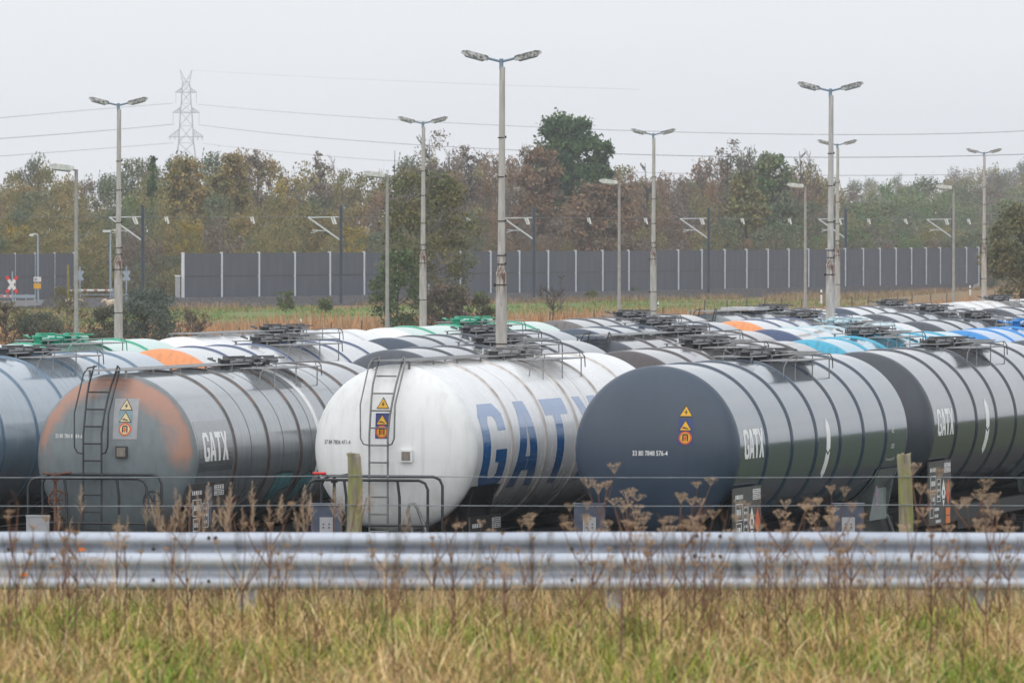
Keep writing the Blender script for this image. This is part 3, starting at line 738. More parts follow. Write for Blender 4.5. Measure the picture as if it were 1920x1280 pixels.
tag(part('tool_box', None, lambda b: [b.box(-.5, .5, 3.8, 5.6, 4.50, 4.59)], ['silver'], WAGONS[-4, 5]), 'silver box on top')
# rails and sleepers
def b_track(b):
    for s in (-1, 1): b.box(s*.7525-.035, s*.7525+.035, 0, 190, .0, .02+.02); b.box(s*.7525-.075, s*.7525+.075, 0, 190, -.02, .0)
    for k in range(300): b.box(-1.3, 1.3, k*.63, k*.63+.25, -.14, .004)
for j in range(0, -5, -1):
    o = part('railway_track', 'track', b_track, ['under'], None, uv2w(-34.32+4.8*j, 118, .02), (0, 0, -TH)); tag(o, kind='structure')
# brake-test cabinets between the sidings
def b_cab(b): b.box(-.27, .27, -.15, .15, .55, 2.02); b.box(-.29, .29, -.17, .17, 2.02, 2.06)
def b_cableg(b): b.box(-.2, -.12, -.05, .05, 0, .55); b.box(.12, .2, -.05, .05, 0, .55)
def b_cabplate(b):
    b.box(-.115, .115, -.18, -.152, .6, 1.82, 0)
    for x in (-.05, .05):
        for z in (1.7, 1.64): b.box(x-.012, x+.012, -.184, -.179, z-.012, z+.012, 1)
cabs = []
for (px, s, lb) in ((612, 107, 'dark blue trackside cabinet with pale plate between grey and white wagons'), (1105, 107, 'dark blue trackside cabinet with pale plate left of the slate wagon'), (1590, 107, 'dark blue trackside cabinet under the far end of the slate wagon')):
    Y = F/s
    c_ = thing('trackside_cabinet', lb, 'cabinet', (XS(px, s), Y, 0), 0, 'cabinets between the sidings')
    part('cabinet_body', 'cab', b_cab, ['cab_blue'], c_); part('cabinet_legs', 'cableg', b_cableg, ['under'], c_); part('front_plate', 'cabplate', b_cabplate, ['plate_grey', 'letter_black'], c_)
def b_palebox(b): b.box(-.2, .2, -.12, .12, .4, 1.78); b.box(-.05, .05, -.05, .05, 0, .4); b.box(-.21, .21, -.13, .13, 1.78, 1.80)
o = part('pale_cabinet', None, b_palebox, ['plate_grey'], None, (XS(71, 106), F/106, 0)); tag(o, 'plain pale grey cabinet box in front of the pale blue-grey wagon', 'cabinet', 'cabinets between the sidings')
# ------------------------------------------------------------------ yard lamps
def b_mast(b): b.tube([(0, 0, 5.95), (.02, 0, 10.15)], [.080, .056], 8)
def b_base(b): b.tube([(0, 0, 0), (0, 0, 5.95)], [.14, .112], 8); b.tube([(0, 0, 5.95), (0, 0, 6.02)], [.112, .085], 8)
def b_socket(b): b.tube([(0, 0, 10.1), (0, 0, 10.32)], .042, 8); b.tube([(-.28, 0, 10.33), (0, 0, 10.26), (.28, 0, 10.33)], .026, 8)
def b_lhead(b):
    pr = [(0, -.045, .045), (.05, -.05, .06), (.45, -.035, .085), (.55, .0, .06), (.57, .01, .015)]
    vs = []
    for x, z0, z1 in pr:
        wv = .13 if x < .5 else .09
        vs += [(x, -wv, z0), (x, wv, z0), (x, wv*.7, z1), (x, -wv*.7, z1)]
    fs = [(i*4+k, i*4+(k+1) % 4, (i+1)*4+(k+1) % 4, (i+1)*4+k) for i in range(4) for k in range(4)]
    b.add(vs, fs+[(3, 2, 1, 0), (16, 17, 18, 19)], 0)
def b_lglass(b):
    b.add([(.06, -.10, -.052), (.50, -.09, -.03), (.50, .09, -.03), (.06, .10, -.052), (.1, -.06, -.085), (.45, -.05, -.06), (.45, .05, -.06), (.1, .06, -.085)], [(0, 1, 5, 4), (1, 2, 6, 5), (2, 3, 7, 6), (3, 0, 4, 7), (4, 5, 6, 7)], 0)
def b_clamp(z):
    def f(b):
        if z < 6: b.tube([(0, 0, z), (0, 0, z+.025)], .146-.0048*z, 8); b.box(-.16, -.12+.002*z, -.02, .02, z-.02, z+.04)
        else: b.tube([(0, 0, z), (0, 0, z+.025)], .088-.006*(z-6), 8); b.box(.05, .105, -.02, .02, z, z+.05)
    return f
for px, ratio, lb in ((940, 1.0, 'tallest concrete twin-headed lamp post, rising behind the white wagon'), (222, .735, 'concrete twin-headed lamp post left of the dark round bush'),
                      (793, .625, 'concrete twin-headed lamp post standing in front of the olive tree'), (1225, .556, 'concrete twin-headed lamp post right of the tall green-crowned tree'),
                      (1557, .822, 'rust-streaked concrete twin-headed lamp post rising behind the cyan wagon'), (1570, .494, 'smaller concrete twin-headed lamp post close beside the rust-streaked one'),
                      (1845, .444, 'farthest concrete twin-headed lamp post, left of the right edge tree')):
    s = 92*ratio
    t = thing('lamp_post', lb, 'lamp post', (XS(px, s), F/s, 0), 0, 'twin-headed yard lamps')
    part('base_section', 'lbase', b_base, ['concrete'], t); part('mast', 'lmast', b_mast, ['concrete'], t); [part('clamp', f'lclamp{z}', b_clamp(z), ['band'], t) for z in (1.2, 2.6, 3.4, 4.5, 5.7, 6.12, 6.3, 7.0, 7.9, 8.7)]
    part('crossarm', 'lsock', b_socket, ['lamp_blue'], t)
    for sg in (-1, 1):
        h = part('lamp_head', 'lhead', b_lhead, ['lamp_body'], t, (sg*.27, 0, 10.325), (0, R_(-11), 0 if sg > 0 else PI))
        part('lamp_glass', 'lglass', b_lglass, ['lamp_glass'], h)
def b_spole(b): b.tube([(0, 0, 0), (0, 0, 3.6), (0, 0, 3.7), (0, 0, 8.7)], [.09, .085, .07, .055], 8); b.tube([(0, 0, 8.66), (-.16, 0, 8.72)], .035, 6)
for px, ptop, s, lb in ((143, 313, 59, 'single-headed lamp post at the left edge of the yard'), (726, 326, 52, 'single-headed lamp post in front of the left side of the olive tree'), (1161, 340, 45, 'single-headed lamp post before the rust-brown trees'),
                        (1510, 347, 41, 'single-headed lamp post left of the tall rust-streaked mast'), (1788, 350, 39.5, 'single-headed lamp post near the right end of the noise barrier')):
    z = H-(ptop-HY)/s; sz = z/8.78
    hs = 1.35
    t = thing('street_lamp', lb, 'lamp post', (XS(px, s), F/s, 0), 0, 'single-headed yard lamps'); t.scale = (1, 1, sz)
    part('pole', 'spole', b_spole, ['pole_grey'], t)
    h = part('lamp_head', 'lhead', b_lhead, ['lamp_body'], t, (-.08, 0, 8.73), (0, R_(-3), PI)); h.material_slots[0].material = M['lamp_pale']; part('lamp_glass', 'lglass', b_lglass, ['lamp_glass'], h); h.scale = (hs, 1.2, 1.5/sz)
# ------------------------------------------------------------------ noise barrier along the main line
pxs = [343, 415, 485, 552, 618, 682, 743, 803, 862, 919, 973, 1027, 1078.6, 1129, 1178, 1225, 1271, 1315, 1358, 1399, 1439, 1478, 1515, 1550, 1584, 1617.6, 1649, 1679, 1708, 1735.6, 1762, 1787, 1811, 1834]
Zb = 682.0; bp = []; Sp = 6.0
for i, px in enumerate(pxs):
    if i:
        x0, y0 = bp[-1]; lo, hi = 0.0, 6.0
        best = None
        for q in range(400):
            dy = 6.0*(1-q/400); Y = y0+dy; X = (px-960)/F*Y; d = math.hypot(X-x0, dy)
            if best is None or abs(d-Sp) < best[0]: best = (abs(d-Sp), X, Y)
        bp.append(best[1:])
    else: bp.append(((px-960)/F*Zb, Zb))
Ybarr = lambda X: float(np.interp(X, [p[0] for p in bp], [p[1] for p in bp]))
ZB0 = .62; ZB1 = 4.62
def barrier(pts, label, th=.12, pw=.26, grp='noise barriers along the railway'):
    cx, cy_ = pts[0]
    t = thing('noise_barrier', label, 'noise barrier', (cx, cy_, 0), 0, grp)
    for i, (x, y) in enumerate(pts):
        z = float(gz(x, y)); a = 0
        def bpst(b, x=x, y=y): b.box(-pw/2, pw/2, -.14, .14, 0, ZB1+.08-ZB0+.5)
        part('barrier_post', f'bpost{pw}', lambda b: b.box(-pw/2, pw/2, -.14, .14, 0, 4.55), ['barrier_post'], t, (x-cx, y-cy_, ZB0-.45))
        if i+1 < len(pts):
            x2, y2 = pts[i+1]; L = math.hypot(x2-x, y2-y); an = math.atan2(y2-y, x2-x)
            def bpan(b, L=L):
                b.box(.08, L-.08, -.06, .06, .22, 1.97); b.box(.08, L-.08, -.03, .05, 1.97, 2.09, 1); b.box(.08, L-.08, -.06, .06, 2.09, ZB1-ZB0)  # inset middle strip is the panel joint, its shade put into a dark colour
            part('barrier_panel', None, bpan, ['panel_wall', 'letter_black'], t, (x-cx, y-cy_, ZB0), (0, 0, an))
            part('plinth', None, lambda b, L=L: b.box(0.02, L-.02, -.16, .10, -.35, .12), ['plinth'], t, (x-cx, y-cy_, ZB0), (0, 0, an))
    return t
barrier(bp, 'long grey noise barrier with pale posts running into the distance along the railway')
lb_ = [((px-960)/F*Y, Y) for px, Y in ((-193, 632), (-156, 638), (-119, 644), (-82, 650), (-45, 656), (-9, 661), (28, 667), (65, 673), (102, 679), (138, 685))]
barrier(lb_, 'short grey noise barrier at the left behind the crossing sign', pw=.13)
# ballast strip of the line in front of the barrier
bb = MB()
off = [(x-1.2, y-4.5) for x, y in bp]; 
ext = [(off[0][0]-26, off[0][1]-6)]+off
for (xa, ya), (xb, yb_) in zip(ext, ext[1:]):
    bb.add([(xa, ya-1.5, float(gz(xa, ya))-.05), (xb, yb_-1.5, float(gz(xb, yb_))-.05), (xb+.6, yb_+.6, .85), (xa+.6, ya+.6, .85), (xb+1.2, yb_+4.3, .86), (xa+1.2, ya+4.3, .86)], [(0, 1, 2, 3), (3, 2, 4, 5)])
M['ballast'] = plain('grey_ballast', (.10, .095, .10), .95, var=.5, scale=4)
o = link('railway_bed', bb.mesh('railway_bed'), ['ballast'], None); tag(o, kind='structure')
# ------------------------------------------------------------------ catenary masts
def b_cmast(b):
    for x in (-.095, .095): b.box(x-.035, x+.035, -.08, .08, 0, 8.1)
    b.box(-.06, .06, .03, .05, 0, 8.1)
    for k in range(27): b.box(-.06, .06, -.05, .025, .1+k*.3, .18+k*.3)
def b_cant(b):
    b.tube([(-.1, 0, 7.15), (-2.75, 0, 7.1)], .045, 6); b.tube([(-2.75, 0, 7.12), (-.1, 0, 5.25)], .075, 6)
    b.tube([(-1.25, 0, 6.0), (-2.4, 0, 6.05)], .04, 6); b.tube([(-1.9, 0, 6.0), (-2.5, 0, 5.82)], .03, 6)
def b_ins(b): b.tube([(-.62, 0, 7.1), (-.42, 0, 6.55)], .09, 6); b.tube([(-.82, 0, 7.1), (-.6, 0, 6.55)], .06, 6)
for px, Y, lb in ((271, 655, 'catenary mast standing in the gap of the noise barrier'), (641, 668, 'catenary mast left of the olive tree before the barrier'), (1001, 722, 'catenary mast right of the tallest lamp post'),
                  (1327, 772, 'catenary mast below the grey-green trees'), (1583, 815, 'catenary mast just right of the rust-streaked lamp post'), (1783, 848, 'catenary mast beside the rightmost single-headed lamp'), (1985, 890, 'catenary mast whose arm reaches in at the right edge')):
    s = F/Y; t = thing('catenary_mast', lb, 'mast', (XS(px, s), Y-3.2, .55), 0, 'catenary masts along the main line')
    part('mast_post', 'cmast', b_cmast, ['mast'], t); part('cantilever', 'cant', b_cant, ['alu'], t); part('insulators', 'cins', b_ins, ['whitepl'], t)
# feeder wire with pale droppers seen between the masts
fx = [(x, y-2.4) for x, y in [((px-960)/F*Y, Y) for px, Y in ((-60, 640), (143, 650), (316, 660), (476, 668), (641, 676), (880, 705), (1105, 740), (1211, 755), (1392, 785), (1480, 800), (1628, 825), (1697, 838), (1815, 858), (2000, 890))]]
bb = MB(); bb.tube([(x, y, 7.72-.0*i) for i, (x, y) in enumerate(fx)], .012, 4)
fw = link('overhead_wire', bb.mesh('overhead_wire'), ['cable'], None); tag(fw, 'thin overhead line with pale hanging insulators between the catenary masts', 'overhead wire')
for (x, y) in fx[2:4]+fx[5:13]:
    part('hanging_insulator', 'hins', lambda b: (b.tube([(-.05, 0, 0), (.10, 0, -.58)], .085, 6), b.tube([(-.2, 0, 0), (-.12, 0, -.40)], .05, 6)), ['whitepl'], fw, (x, y, 7.72))
# ------------------------------------------------------------------ pylon and power lines
Yp = 2727.0; sp = F/Yp; Xp = XS(349, sp)
def pz(py): return H-(py-HY)/sp
def b_pyl(b):
    r = .085
    lv = [(0, 7.5), (20, 4.6), (pz(268), 2.55), (pz(236), 2.2), (pz(210), 1.95), (pz(194), 1.7), (pz(173), 1.45), (pz(160), 1.3), (pz(153), .9)]
    cs = [(-1, -1), (1, -1), (1, 1), (-1, 1)]
    for (z0, w0), (z1, w1) in zip(lv, lv[1:]):
        n = max(1, int((z1-z0)/4.2))
        for q in range(n):
            za, zb = z0+(z1-z0)*q/n, z0+(z1-z0)*(q+1)/n; wa, wb = w0+(w1-w0)*q/n, w0+(w1-w0)*(q+1)/n
            for k in range(4):
                (ax, ay), (bx, by) = cs[k], cs[(k+1) % 4]
                b.tube([(ax*wa, ay*wa, za), (ax*wb, ay*wb, zb)], r*1.25, 4)
                b.tube([(ax*wa, ay*wa, za), (bx*wb, by*wb, zb)], r*.7, 4); b.tube([(bx*wa, by*wa, za), (ax*wb, ay*wb, zb)], r*.7, 4)
                b.tube([(ax*wb, ay*wb, zb), (bx*wb, by*wb, zb)], r*.6, 4)
def b_arm(hw, z, wv, hh):
    def f(b):
        for sg in (-1, 1):
            for y in (-wv, wv):
                b.tube([(sg*wv, y, z), (sg*hw, 0, z)], .12, 4); b.tube([(sg*wv, y, z+hh), (sg*hw, 0, z+.1)], .09, 4)
                for k in range(1, 5):
                    t = k/5; b.tube([(sg*(wv+(hw-wv)*t), y*(1-t), z), (sg*(wv+(hw-wv)*(t-.1)), y*(1-t), z+hh*(1-t)+.1)], .07, 4)
        b.tube([(-hw, 0, z), (hw, 0, z)], .12, 4)
    return f
def b_horn(b):
    for sg in (-1, 1):
        for y in (-.8, .8):
            b.tube([(0, y, pz(153)), (sg*2.05, 0, pz(131))], .10, 4); b.tube([(sg*1.0, y, pz(160)), (sg*2.05, 0, pz(131))], .10, 4)
        b.tube([(sg*.5, 0, pz(148)), (sg*1.4, 0, pz(146))], .07, 4)
pl_ = thing('power_pylon', 'tall lattice power pylon fading in the haze above the left trees', 'pylon', (Xp, Yp, 0), 0)
part('lattice_tower', None, b_pyl, ['pylon'], pl_)
arms = [(20.0/sp*1.0, 173.5, 1.45, 1.6), (25.0/sp, 211.5, 1.95, 1.8), (32.0/sp, 256.5, 2.4, 2.6)]
for hw, py, wv, hh in arms: part('crossarm', None, b_arm(hw, pz(py), wv, hh), ['pylon'], pl_)
part('earth_wire_horns', None, b_horn, ['pylon'], pl_)
def b_vins(b):
    for sg in (-1, 1):
        for x in (2.2, 3.9, 5.5): b.tube([(sg*x-.28, 0, pz(257)), (sg*x, 0, pz(264)), (sg*x+.28, 0, pz(257))], .10, 4)
        for hw, pa, pb in ((3.5, 174, 194), (4.4, 212, 232)): b.tube([(sg*hw, 0, pz(pa)), (sg*hw, 0, pz(pb))], .07, 4)
part('insulator_strings', None, b_vins, ['pylon'], pl_)
def cable(pts, r, label):
    """pts: three photo points (px, py, Y) through which a sagging cable runs"""
    ps = [P(*p) for p in pts]; n = 40; o_ = []
    for i in range(n+1):
        t = i/n; L = [(t-.5)*(t-1)*2, -4*t*(t-1), 2*t*(t-.5)]
        o_.append(ps[0]*L[0]+ps[1]*L[1]+ps[2]*L[2])
    bb = MB(); bb.tube(o_, r, 4); o = link('power_line', bb.mesh('power_line'), ['cable'], None)
    tag(o, label, 'power line', 'power lines strung from the pylon')
for a, b_, c_, r, lb in (((372, 196, 2727), (1120, 243, 1700), (2000, 240, 1500), .055, 'uppermost power line crossing the sky right of the pylon'),
                    ((372, 234, 2727), (1000, 283, 1750), (2000, 286, 1500), .07, 'middle power line crossing the sky right of the pylon'),
                    ((380, 269, 2727), (1000, 316, 1750), (2000, 322, 1500), .05, 'lowest power line skimming the treetops right of the pylon'),
                    ((325, 194, 2727), (160, 207, 2400), (-60, 227, 2100), .07, 'uppermost power line at the left of the pylon'),
                    ((325, 233, 2727), (160, 248, 2400), (-60, 264, 2100), .09, 'middle power line at the left of the pylon'),
                    ((325, 268, 2727), (160, 281, 2400), (-60, 297, 2100), .07, 'lowest power line at the left of the pylon'),
                    ((361, 132, 2727), (700, 150, 2100), (1200, 168, 1750), .022, 'faint earth wire from the top of the pylon')):
    cable((a), b_, c_, r, lb) if False else cable((a, b_, c_), r, lb)
# ------------------------------------------------------------------ guard rail
GY = F/345
KB = .63
prof = [(y*.9, z*KB) for y, z in [(0, 0), (-.035, .012), (-.05, .045), (-.05, .085), (-.03, .105), (.02, .120), (.032, .150), (.032, .165), (.02, .19), (-.03, .205), (-.05, .225), (-.05, .272), (-.035, .302), (0.0, .312), (.03, .314)]]
def b_beam(x00):
    def f(b):
        xs = [x00+4*k for k in range(8)]; n = len(prof)
        for i, (xa, xb) in enumerate(zip(xs, xs[1:])):
            o_ = -.003*(i % 2); e = .15*(i % 2); m_ = 10
            vs = []
            for q in range(m_+1):
                x = xa-e+(xb-xa+2*e)*q/m_; w_ = .003*math.sin(x*1.7+x00)+.002*math.sin(x*4.1)
                vs += [(x, y+o_+w_*.5, z+w_*.6) for y, z in prof]
            b.add(vs, [(q*n+k, (q+1)*n+k, (q+1)*n+k+1, q*n+k+1) for q in range(m_) for k in range(n-1)], 0, True)
    return f
G2 = GY+.42; s2 = F/G2
for yy, zz_, lb, x00, pts in ((GY, H-680/345, 'front galvanised two-wave crash barrier standing in the grass', -14, ((288, 1086), (392, 1088), (1302, 1041), (1350, 1042), (1072, 1086), (352, 1086))),
                              (G2, H-573/s2-.312*KB, 'rear galvanised crash barrier showing just above the front one', -12.6, ((17, 1029), (288, 1028), (392, 1007), (405, 1007), (950, 1028), (1306, 1003), (1350, 1004), (1072, 1028)))):
    ss = F/yy
    gr = thing('guard_rail', lb, 'crash barrier', (0, yy, zz_), 0)
    part('beam', None, b_beam(x00), ['galv'], gr)
    for k in range(-7, 8): part('support_post', 'gpost', lambda b: b.box(-.045, .045, .05, .11, -.55, .18), ['galv'], gr, (k*2.0+.55, 0, 0))
    for px, py in pts: part('bolt', 'gbolt', lambda b: b.lathe([(-.060, 0), (-.056, .009), (-.02, .012)], 10, 0, 'y'), ['band'], gr, (XS(px, ss), 0, H-(py-HY)/ss-zz_))
    if yy == GY: part('reflector', 'grefl', lambda b: b.box(-.018, .018, -.06, -.02, -.008, .008), ['sign_orange'], gr, (XS(45, ss), .005, H-(1076-HY)/ss-zz_))
    else: part('reflector', 'grefl', lambda b: b.box(-.018, .018, -.06, -.02, -.008, .008), ['sign_orange'], gr, (XS(154, ss), .005, H-(1029-HY)/ss-zz_))
# ------------------------------------------------------------------ post and wire fence on the bank
FY = 72.0; sF = F/FY
wf = thing('wire_fence', 'two-strand wire fence on mossy wooden posts behind the crash barrier', 'fence', (0, FY, 0), 0)
def woodpost(top, seed):
    def f(b):
        r = random.Random(seed); n = 14; zs = [3.1, 3.6, 4.0, 4.3, 4.6, top-.03, top]; vs = []
        for j, z in enumerate(zs):
            for k in range(n):
                t = 2*PI*k/n; rr_ = .066*(1+.07*r.uniform(-1, 1))*(1.04-.02*j); vs.append((rr_*math.cos(t)+.01*math.sin(j*1.3+seed), rr_*math.sin(t), z+(r.uniform(-.012, .012) if j == 6 else 0)))
        fs = [(j*n+k, j*n+(k+1) % n, (j+1)*n+(k+1) % n, (j+1)*n+k) for j in range(6) for k in range(n)]+[tuple(range(6*n, 7*n))]
        b.add(vs, fs, 0)
    return f
for i, px in enumerate((-372, 664, 1697, 2730)):
    part('fence_post', None, woodpost(H-(850-HY)/sF, i+2), ['moss_wood'], wf, (XS(px, sF), 0, 0))
for py, sl in ((893, 1), (945.5, 0)):
    pts = []
    for i, px in enumerate((-372, 664, 1697, 2730)):
        pts.append((XS(px, sF), -.075, H-((py+(-2 if i == 1 else 1 if i == 3 else 0)*sl)-HY)/sF))
    q = []
    for a_, b_ in zip(pts, pts[1:]):
        for k in range(8):
            t = k/8; q.append((a_[0]+(b_[0]-a_[0])*t, a_[1], a_[2]+(b_[2]-a_[2])*t-.012*4*t*(1-t)))
    q.append(pts[-1])
    part('fence_wire', None, lambda b: b.tube(q, .0045, 5), ['wire'], wf)
# ------------------------------------------------------------------ field fences, delineators, crossing furniture
def stake(px, py0, py1, s, lb, kind='old_wood', w_=.05):
    h = (py1-py0)/s; z0 = H-(py1-HY)/s
    o = part('fence_stake', None, lambda b: b.tube([(0, 0, -.3), (0, 0, h*.6), (.02, 0, h)], [w_, w_, w_*.85], 7), [kind], None, (XS(px, s), F/s, z0))
    return tag(o, lb, 'fence stake', 'thin stakes of the field fence')
sk = 0
for px, a_, b_ in ((448, 614, 642), (505, 611, 638), (621, 604, 632), (678, 601, 628), (733, 602, 627), (1031, 585, 612), (1114, 580, 604), (1200, 577, 600), (1243, 576, 598), (1321, 562, 594), (1363, 562, 592), (1400, 560, 590), (1434, 560, 588), (1465, 559, 586), (1503, 560, 584), (1597, 556, 580), (1628, 556, 578), (1683, 555, 574), (1710, 551, 572), (1745, 550, 570), (1775, 549, 568), (1865, 545, 562)):
    stake(px, a_, b_+6, 31 if px < 1000 else 27 if px < 1500 else 24, 'thin weathered stake of the field fence along the yard edge')
def b_delin(b): b.tube([(0, 0, 0), (0, 0, .95), (0, .03, 1.02)], [.075, .065, .05], 6, 0)
def b_delblk(b): b.tube([(0, 0, .66), (0, 0, .80)], .072, 6, 0)
for px, py0, s, lb in ((564, 598, 27, 'white roadside delineator at the reeds left of the olive tree'), (1175, 578, 22, 'white roadside delineator right of the single-headed lamp'), (1234, 566, 22, 'white roadside delineator just right of the twin-headed lamp'), (1461, 565, 20, 'white roadside delineator left of the rust-streaked mast'), (1540, 543, 25, 'tall white roadside delineator close to the rust-streaked mast'), (1819, 535, 21, 'white roadside delineator left of the farthest twin-headed lamp'), (933, 588, 26, 'white roadside delineator left of the tallest lamp post')):
    z = H-(py0-HY)/s-1.02
    t = thing('delineator', lb, 'delineator post', (XS(px, s), F/s, z), 0, 'roadside delineators')
    part('post', 'delin', b_delin, ['whitepl'], t); part('black_band', 'delblk', b_delblk, ['letter_black'], t)
def sgn(px, py, s): return Vector((XS(px, s), F/s, H-(py-HY)/s))
s = 23.2; p = sgn(22, 578, s)
t = thing('crossing_sign', 'red and white St Andrew cross of the level crossing facing us', 'crossing sign', p, 0)
part('sign_pole', None, lambda b: b.tube([(.05, .06, -.3), (.05, .06, 3.0)], .06, 8), ['pole_blue'], t)
def b_cross(mi_only, arms=(1, -1), ends=(0, 1)):
    def f(b):
        for a in arms:
            Mx = Matrix.Translation((0, 0, 1.92)) @ Matrix.Rotation(R_(57*a), 4, 'Y')
            rg = [(-.46, .46)] if mi_only == 0 else [((-.80, -.46), (.46, .80))[e] for e in ends]
            for x0, x1 in rg: b.box(x0, x1, -.02-.012*(a > 0), .012-.012*(a > 0), -.125, .125, 0, Mx)
    return f
part('white_bars', None, b_cross(0), ['whitepl'], t); [part('red_tip', None, b_cross(1, (a,), (e,)), ['red'], t) for a in (1, -1) for e in (0, 1)]
for px, lb in ((150, 'back of a crossing cross on a blue pole left of the gap'), (237, 'back of a crossing cross on a blue pole beside the catenary mast')):
    p = sgn(px, 560, 22.5); t = thing('crossing_sign', lb, 'crossing sign', p, 0)
    part('sign_pole', None, lambda b: b.tube([(0, 0, -.3), (0, 0, 2.7)], .06, 8), ['pole_blue'], t)
    part('sign_back', None, b_cross(0), ['pole_blue'], t)
# small lamps at the crossing, one carrying two signs
for px, ptop, pb, s, lb in ((71, 440, 562, 22.5, 'slim blue-grey lamp with a white and a yellow sign on its pole'), (207, 434, 560, 22, 'slim blue-grey lamp with a flat head at the crossing')):
    z0 = H-(pb-HY)/s; h = (pb-ptop)/s
    t = thing('crossing_lamp', lb, 'lamp post', (XS(px, s), F/s, z0), 0, 'lamps at the level crossing')
    part('pole', None, lambda b: b.tube([(0, 0, -.3), (0, 0, h)], [.11, .07], 8), ['pole_blue'], t)
    part('lamp_arm', None, lambda b: (b.tube([(0, 0, h), (-.3, 0, h+.06), (-.68, 0, h)], .05, 6), b.box(-.72, -.35, -.1, .1, h-.12, h+.02)) if px < 100 else (b.box(-.65, .05, -.12, .12, h-.06, h+.12), b.tube([(0, 0, h+.1), (.6, 0, h+.2)], .03, 6)), ['lamp_glass'], t)
    if px < 100:
        part('white_sign', None, lambda b: b.box(-.35, .28, -.16, -.12, (562-528)/s, (562-519)/s), ['whitepl'], t)
        part('blue_emblem', None, lambda b: b.box(-.28, -.05, -.165, -.161, (562-526)/s, (562-521.5)/s), ['pole_blue'], t)
        part('yellow_sign', None, lambda b: b.box(-.34, .26, -.16, -.12, (562-541)/s, (562-531)/s), ['sign_yellow'], t)
s = 23; p = sgn(128, 570, s)
tag(part('lichen_post', None, lambda b: b.tube([(0, 0, -.4), (0, 0, 3.2)], [.11, .09], 8), [plain('lichen_yellow_wood', (.24, .21, .03), .9, var=.3)], None, p), 'old wooden post yellow with lichen beside the left lamp', 'post')
p = sgn(335, 560, 22)
t = thing('relay_cabinet', 'pale concrete relay cabinet at the near end of the long noise barrier', 'cabinet', p, 0)
part('cabinet_body', None, lambda b: b.box(-.28, .12, -.3, .3, -.2, 1.9), ['plinth'], t); part('cabinet_roof', None, lambda b: b.box(-.33, .16, -.34, .34, 1.9, 2.0), ['whitepl'], t)
s = 22; p = sgn(172, 549, s)
t = thing('barrier_boom', 'pale lowered boom across the level crossing in the gap', 'barrier', p, 0)
part('boom', None, lambda b: b.tube([(-2.0, 0, .2), (1.75, 0, .2)], .10, 8), ['whitepl'], t)
part('boom_stripes', None, lambda b: [b.tube([(x, 0, .2), (x+.3, 0, .2)], .105, 8) for x in (-1.6, -.7, .2, 1.1)], [plain('faded_red_band', (.45, .22, .16), .6)], t)
part('lower_bars', None, lambda b: (b.tube([(-2.0, 0, -.15), (4.2, 0, -.18)], .05, 6), b.tube([(-2, 0, .2), (-2, 0, -.7)], .06, 6), b.tube([(1.8, 0, .4), (1.8, 0, -.8)], .08, 6), b.tube([(4.2, 0, .1), (4.2, 0, -.8)], .06, 6)), ['pole_blue'], t)
s = 23; p = sgn(30, 556, s)
t = thing('roadside_rail', 'short grey roadside crash barrier below the St Andrew cross', 'crash barrier', p, 0)
part('beam', None, lambda b: b.box(-3.5, 1.55, -.05, .05, -.12, .16), ['pole_blue'], t); part('support_posts', None, lambda b: [b.box(x-.07, x+.07, .05, .15, -.8, .2) for x in (-3, -1.9, -.27, .8)], ['pole_blue'], t)
part('white_slab', None, lambda b: b.box(-3.5, -.4, .2, .3, -.75, -.3), ['plinth'], t)
part('striped_board', None, lambda b: b.box(-2, -.35, -.08, -.051, -.02, .1), ['whitepl'], t); part('red_marks', None, lambda b: [b.box(x, x+.3, -.095, -.081, .0, .09) for x in (-1.9, -1.35, -.8)], ['red'], t)
# sheep
def sheep(px, py, s, lb, fl):
    z0 = H-(py-HY)/s; t = thing('sheep', lb, 'sheep', (XS(px, s), F/s, z0), fl, None)
    me = bpy.data.meshes.new('sheep_body'); bm = bmesh.new()
    bmesh.ops.create_icosphere(bm, subdivisions=3, radius=1)
    for v in bm.verts:
        n_ = .04*math.sin(9*v.co.x+3*v.co.z)*math.cos(8*v.co.y)
        v.co = Vector((v.co.x*.55*(1+n_), v.co.y*.24*(1+n_), .62+v.co.z*(.27-.04*v.co.x)*(1+n_)))
    legs = MB()
    for x in (-.33, .33):
        for y in (-.12, .12): legs.tube([(x, y, .5), (x+(.04 if x < 0 else -.01), y, .26), (x, y, 0)], [.07, .04, .035], 7)
    legs.tube([(.45, 0, .75), (.62, 0, .82), (.78, 0, .72)], [.13, .10, .07], 8); legs.tube([(-.54, 0, .7), (-.6, 0, .5)], [.05, .03], 6)
    for f in bm.faces: f.smooth = True
    bm2 = bmesh.new(); m2 = legs.mesh('x'); bm.from_mesh(m2); bm.to_mesh(me); bm.free(); bm2.free(); bpy.data.meshes.remove(m2)
    link('fleece_body', me, ['wool'], t)
    part('face', None, lambda b: (b.tube([(.68, 0, .82), (.80, 0, .70), (.88, 0, .62)], [.085, .075, .045], 8), b.tube([(.66, .05, .86), (.60, .16, .84)], [.03, .02], 5), b.tube([(.66, -.05, .86), (.60, -.16, .84)], [.03, .02], 5)), ['wool'], t)
sheep(134, 580, 24, 'cream sheep lying among the bushes right of the lichen post', 0); sheep(211, 582, 24, 'cream sheep half hidden behind the left twin-headed lamp post', PI)
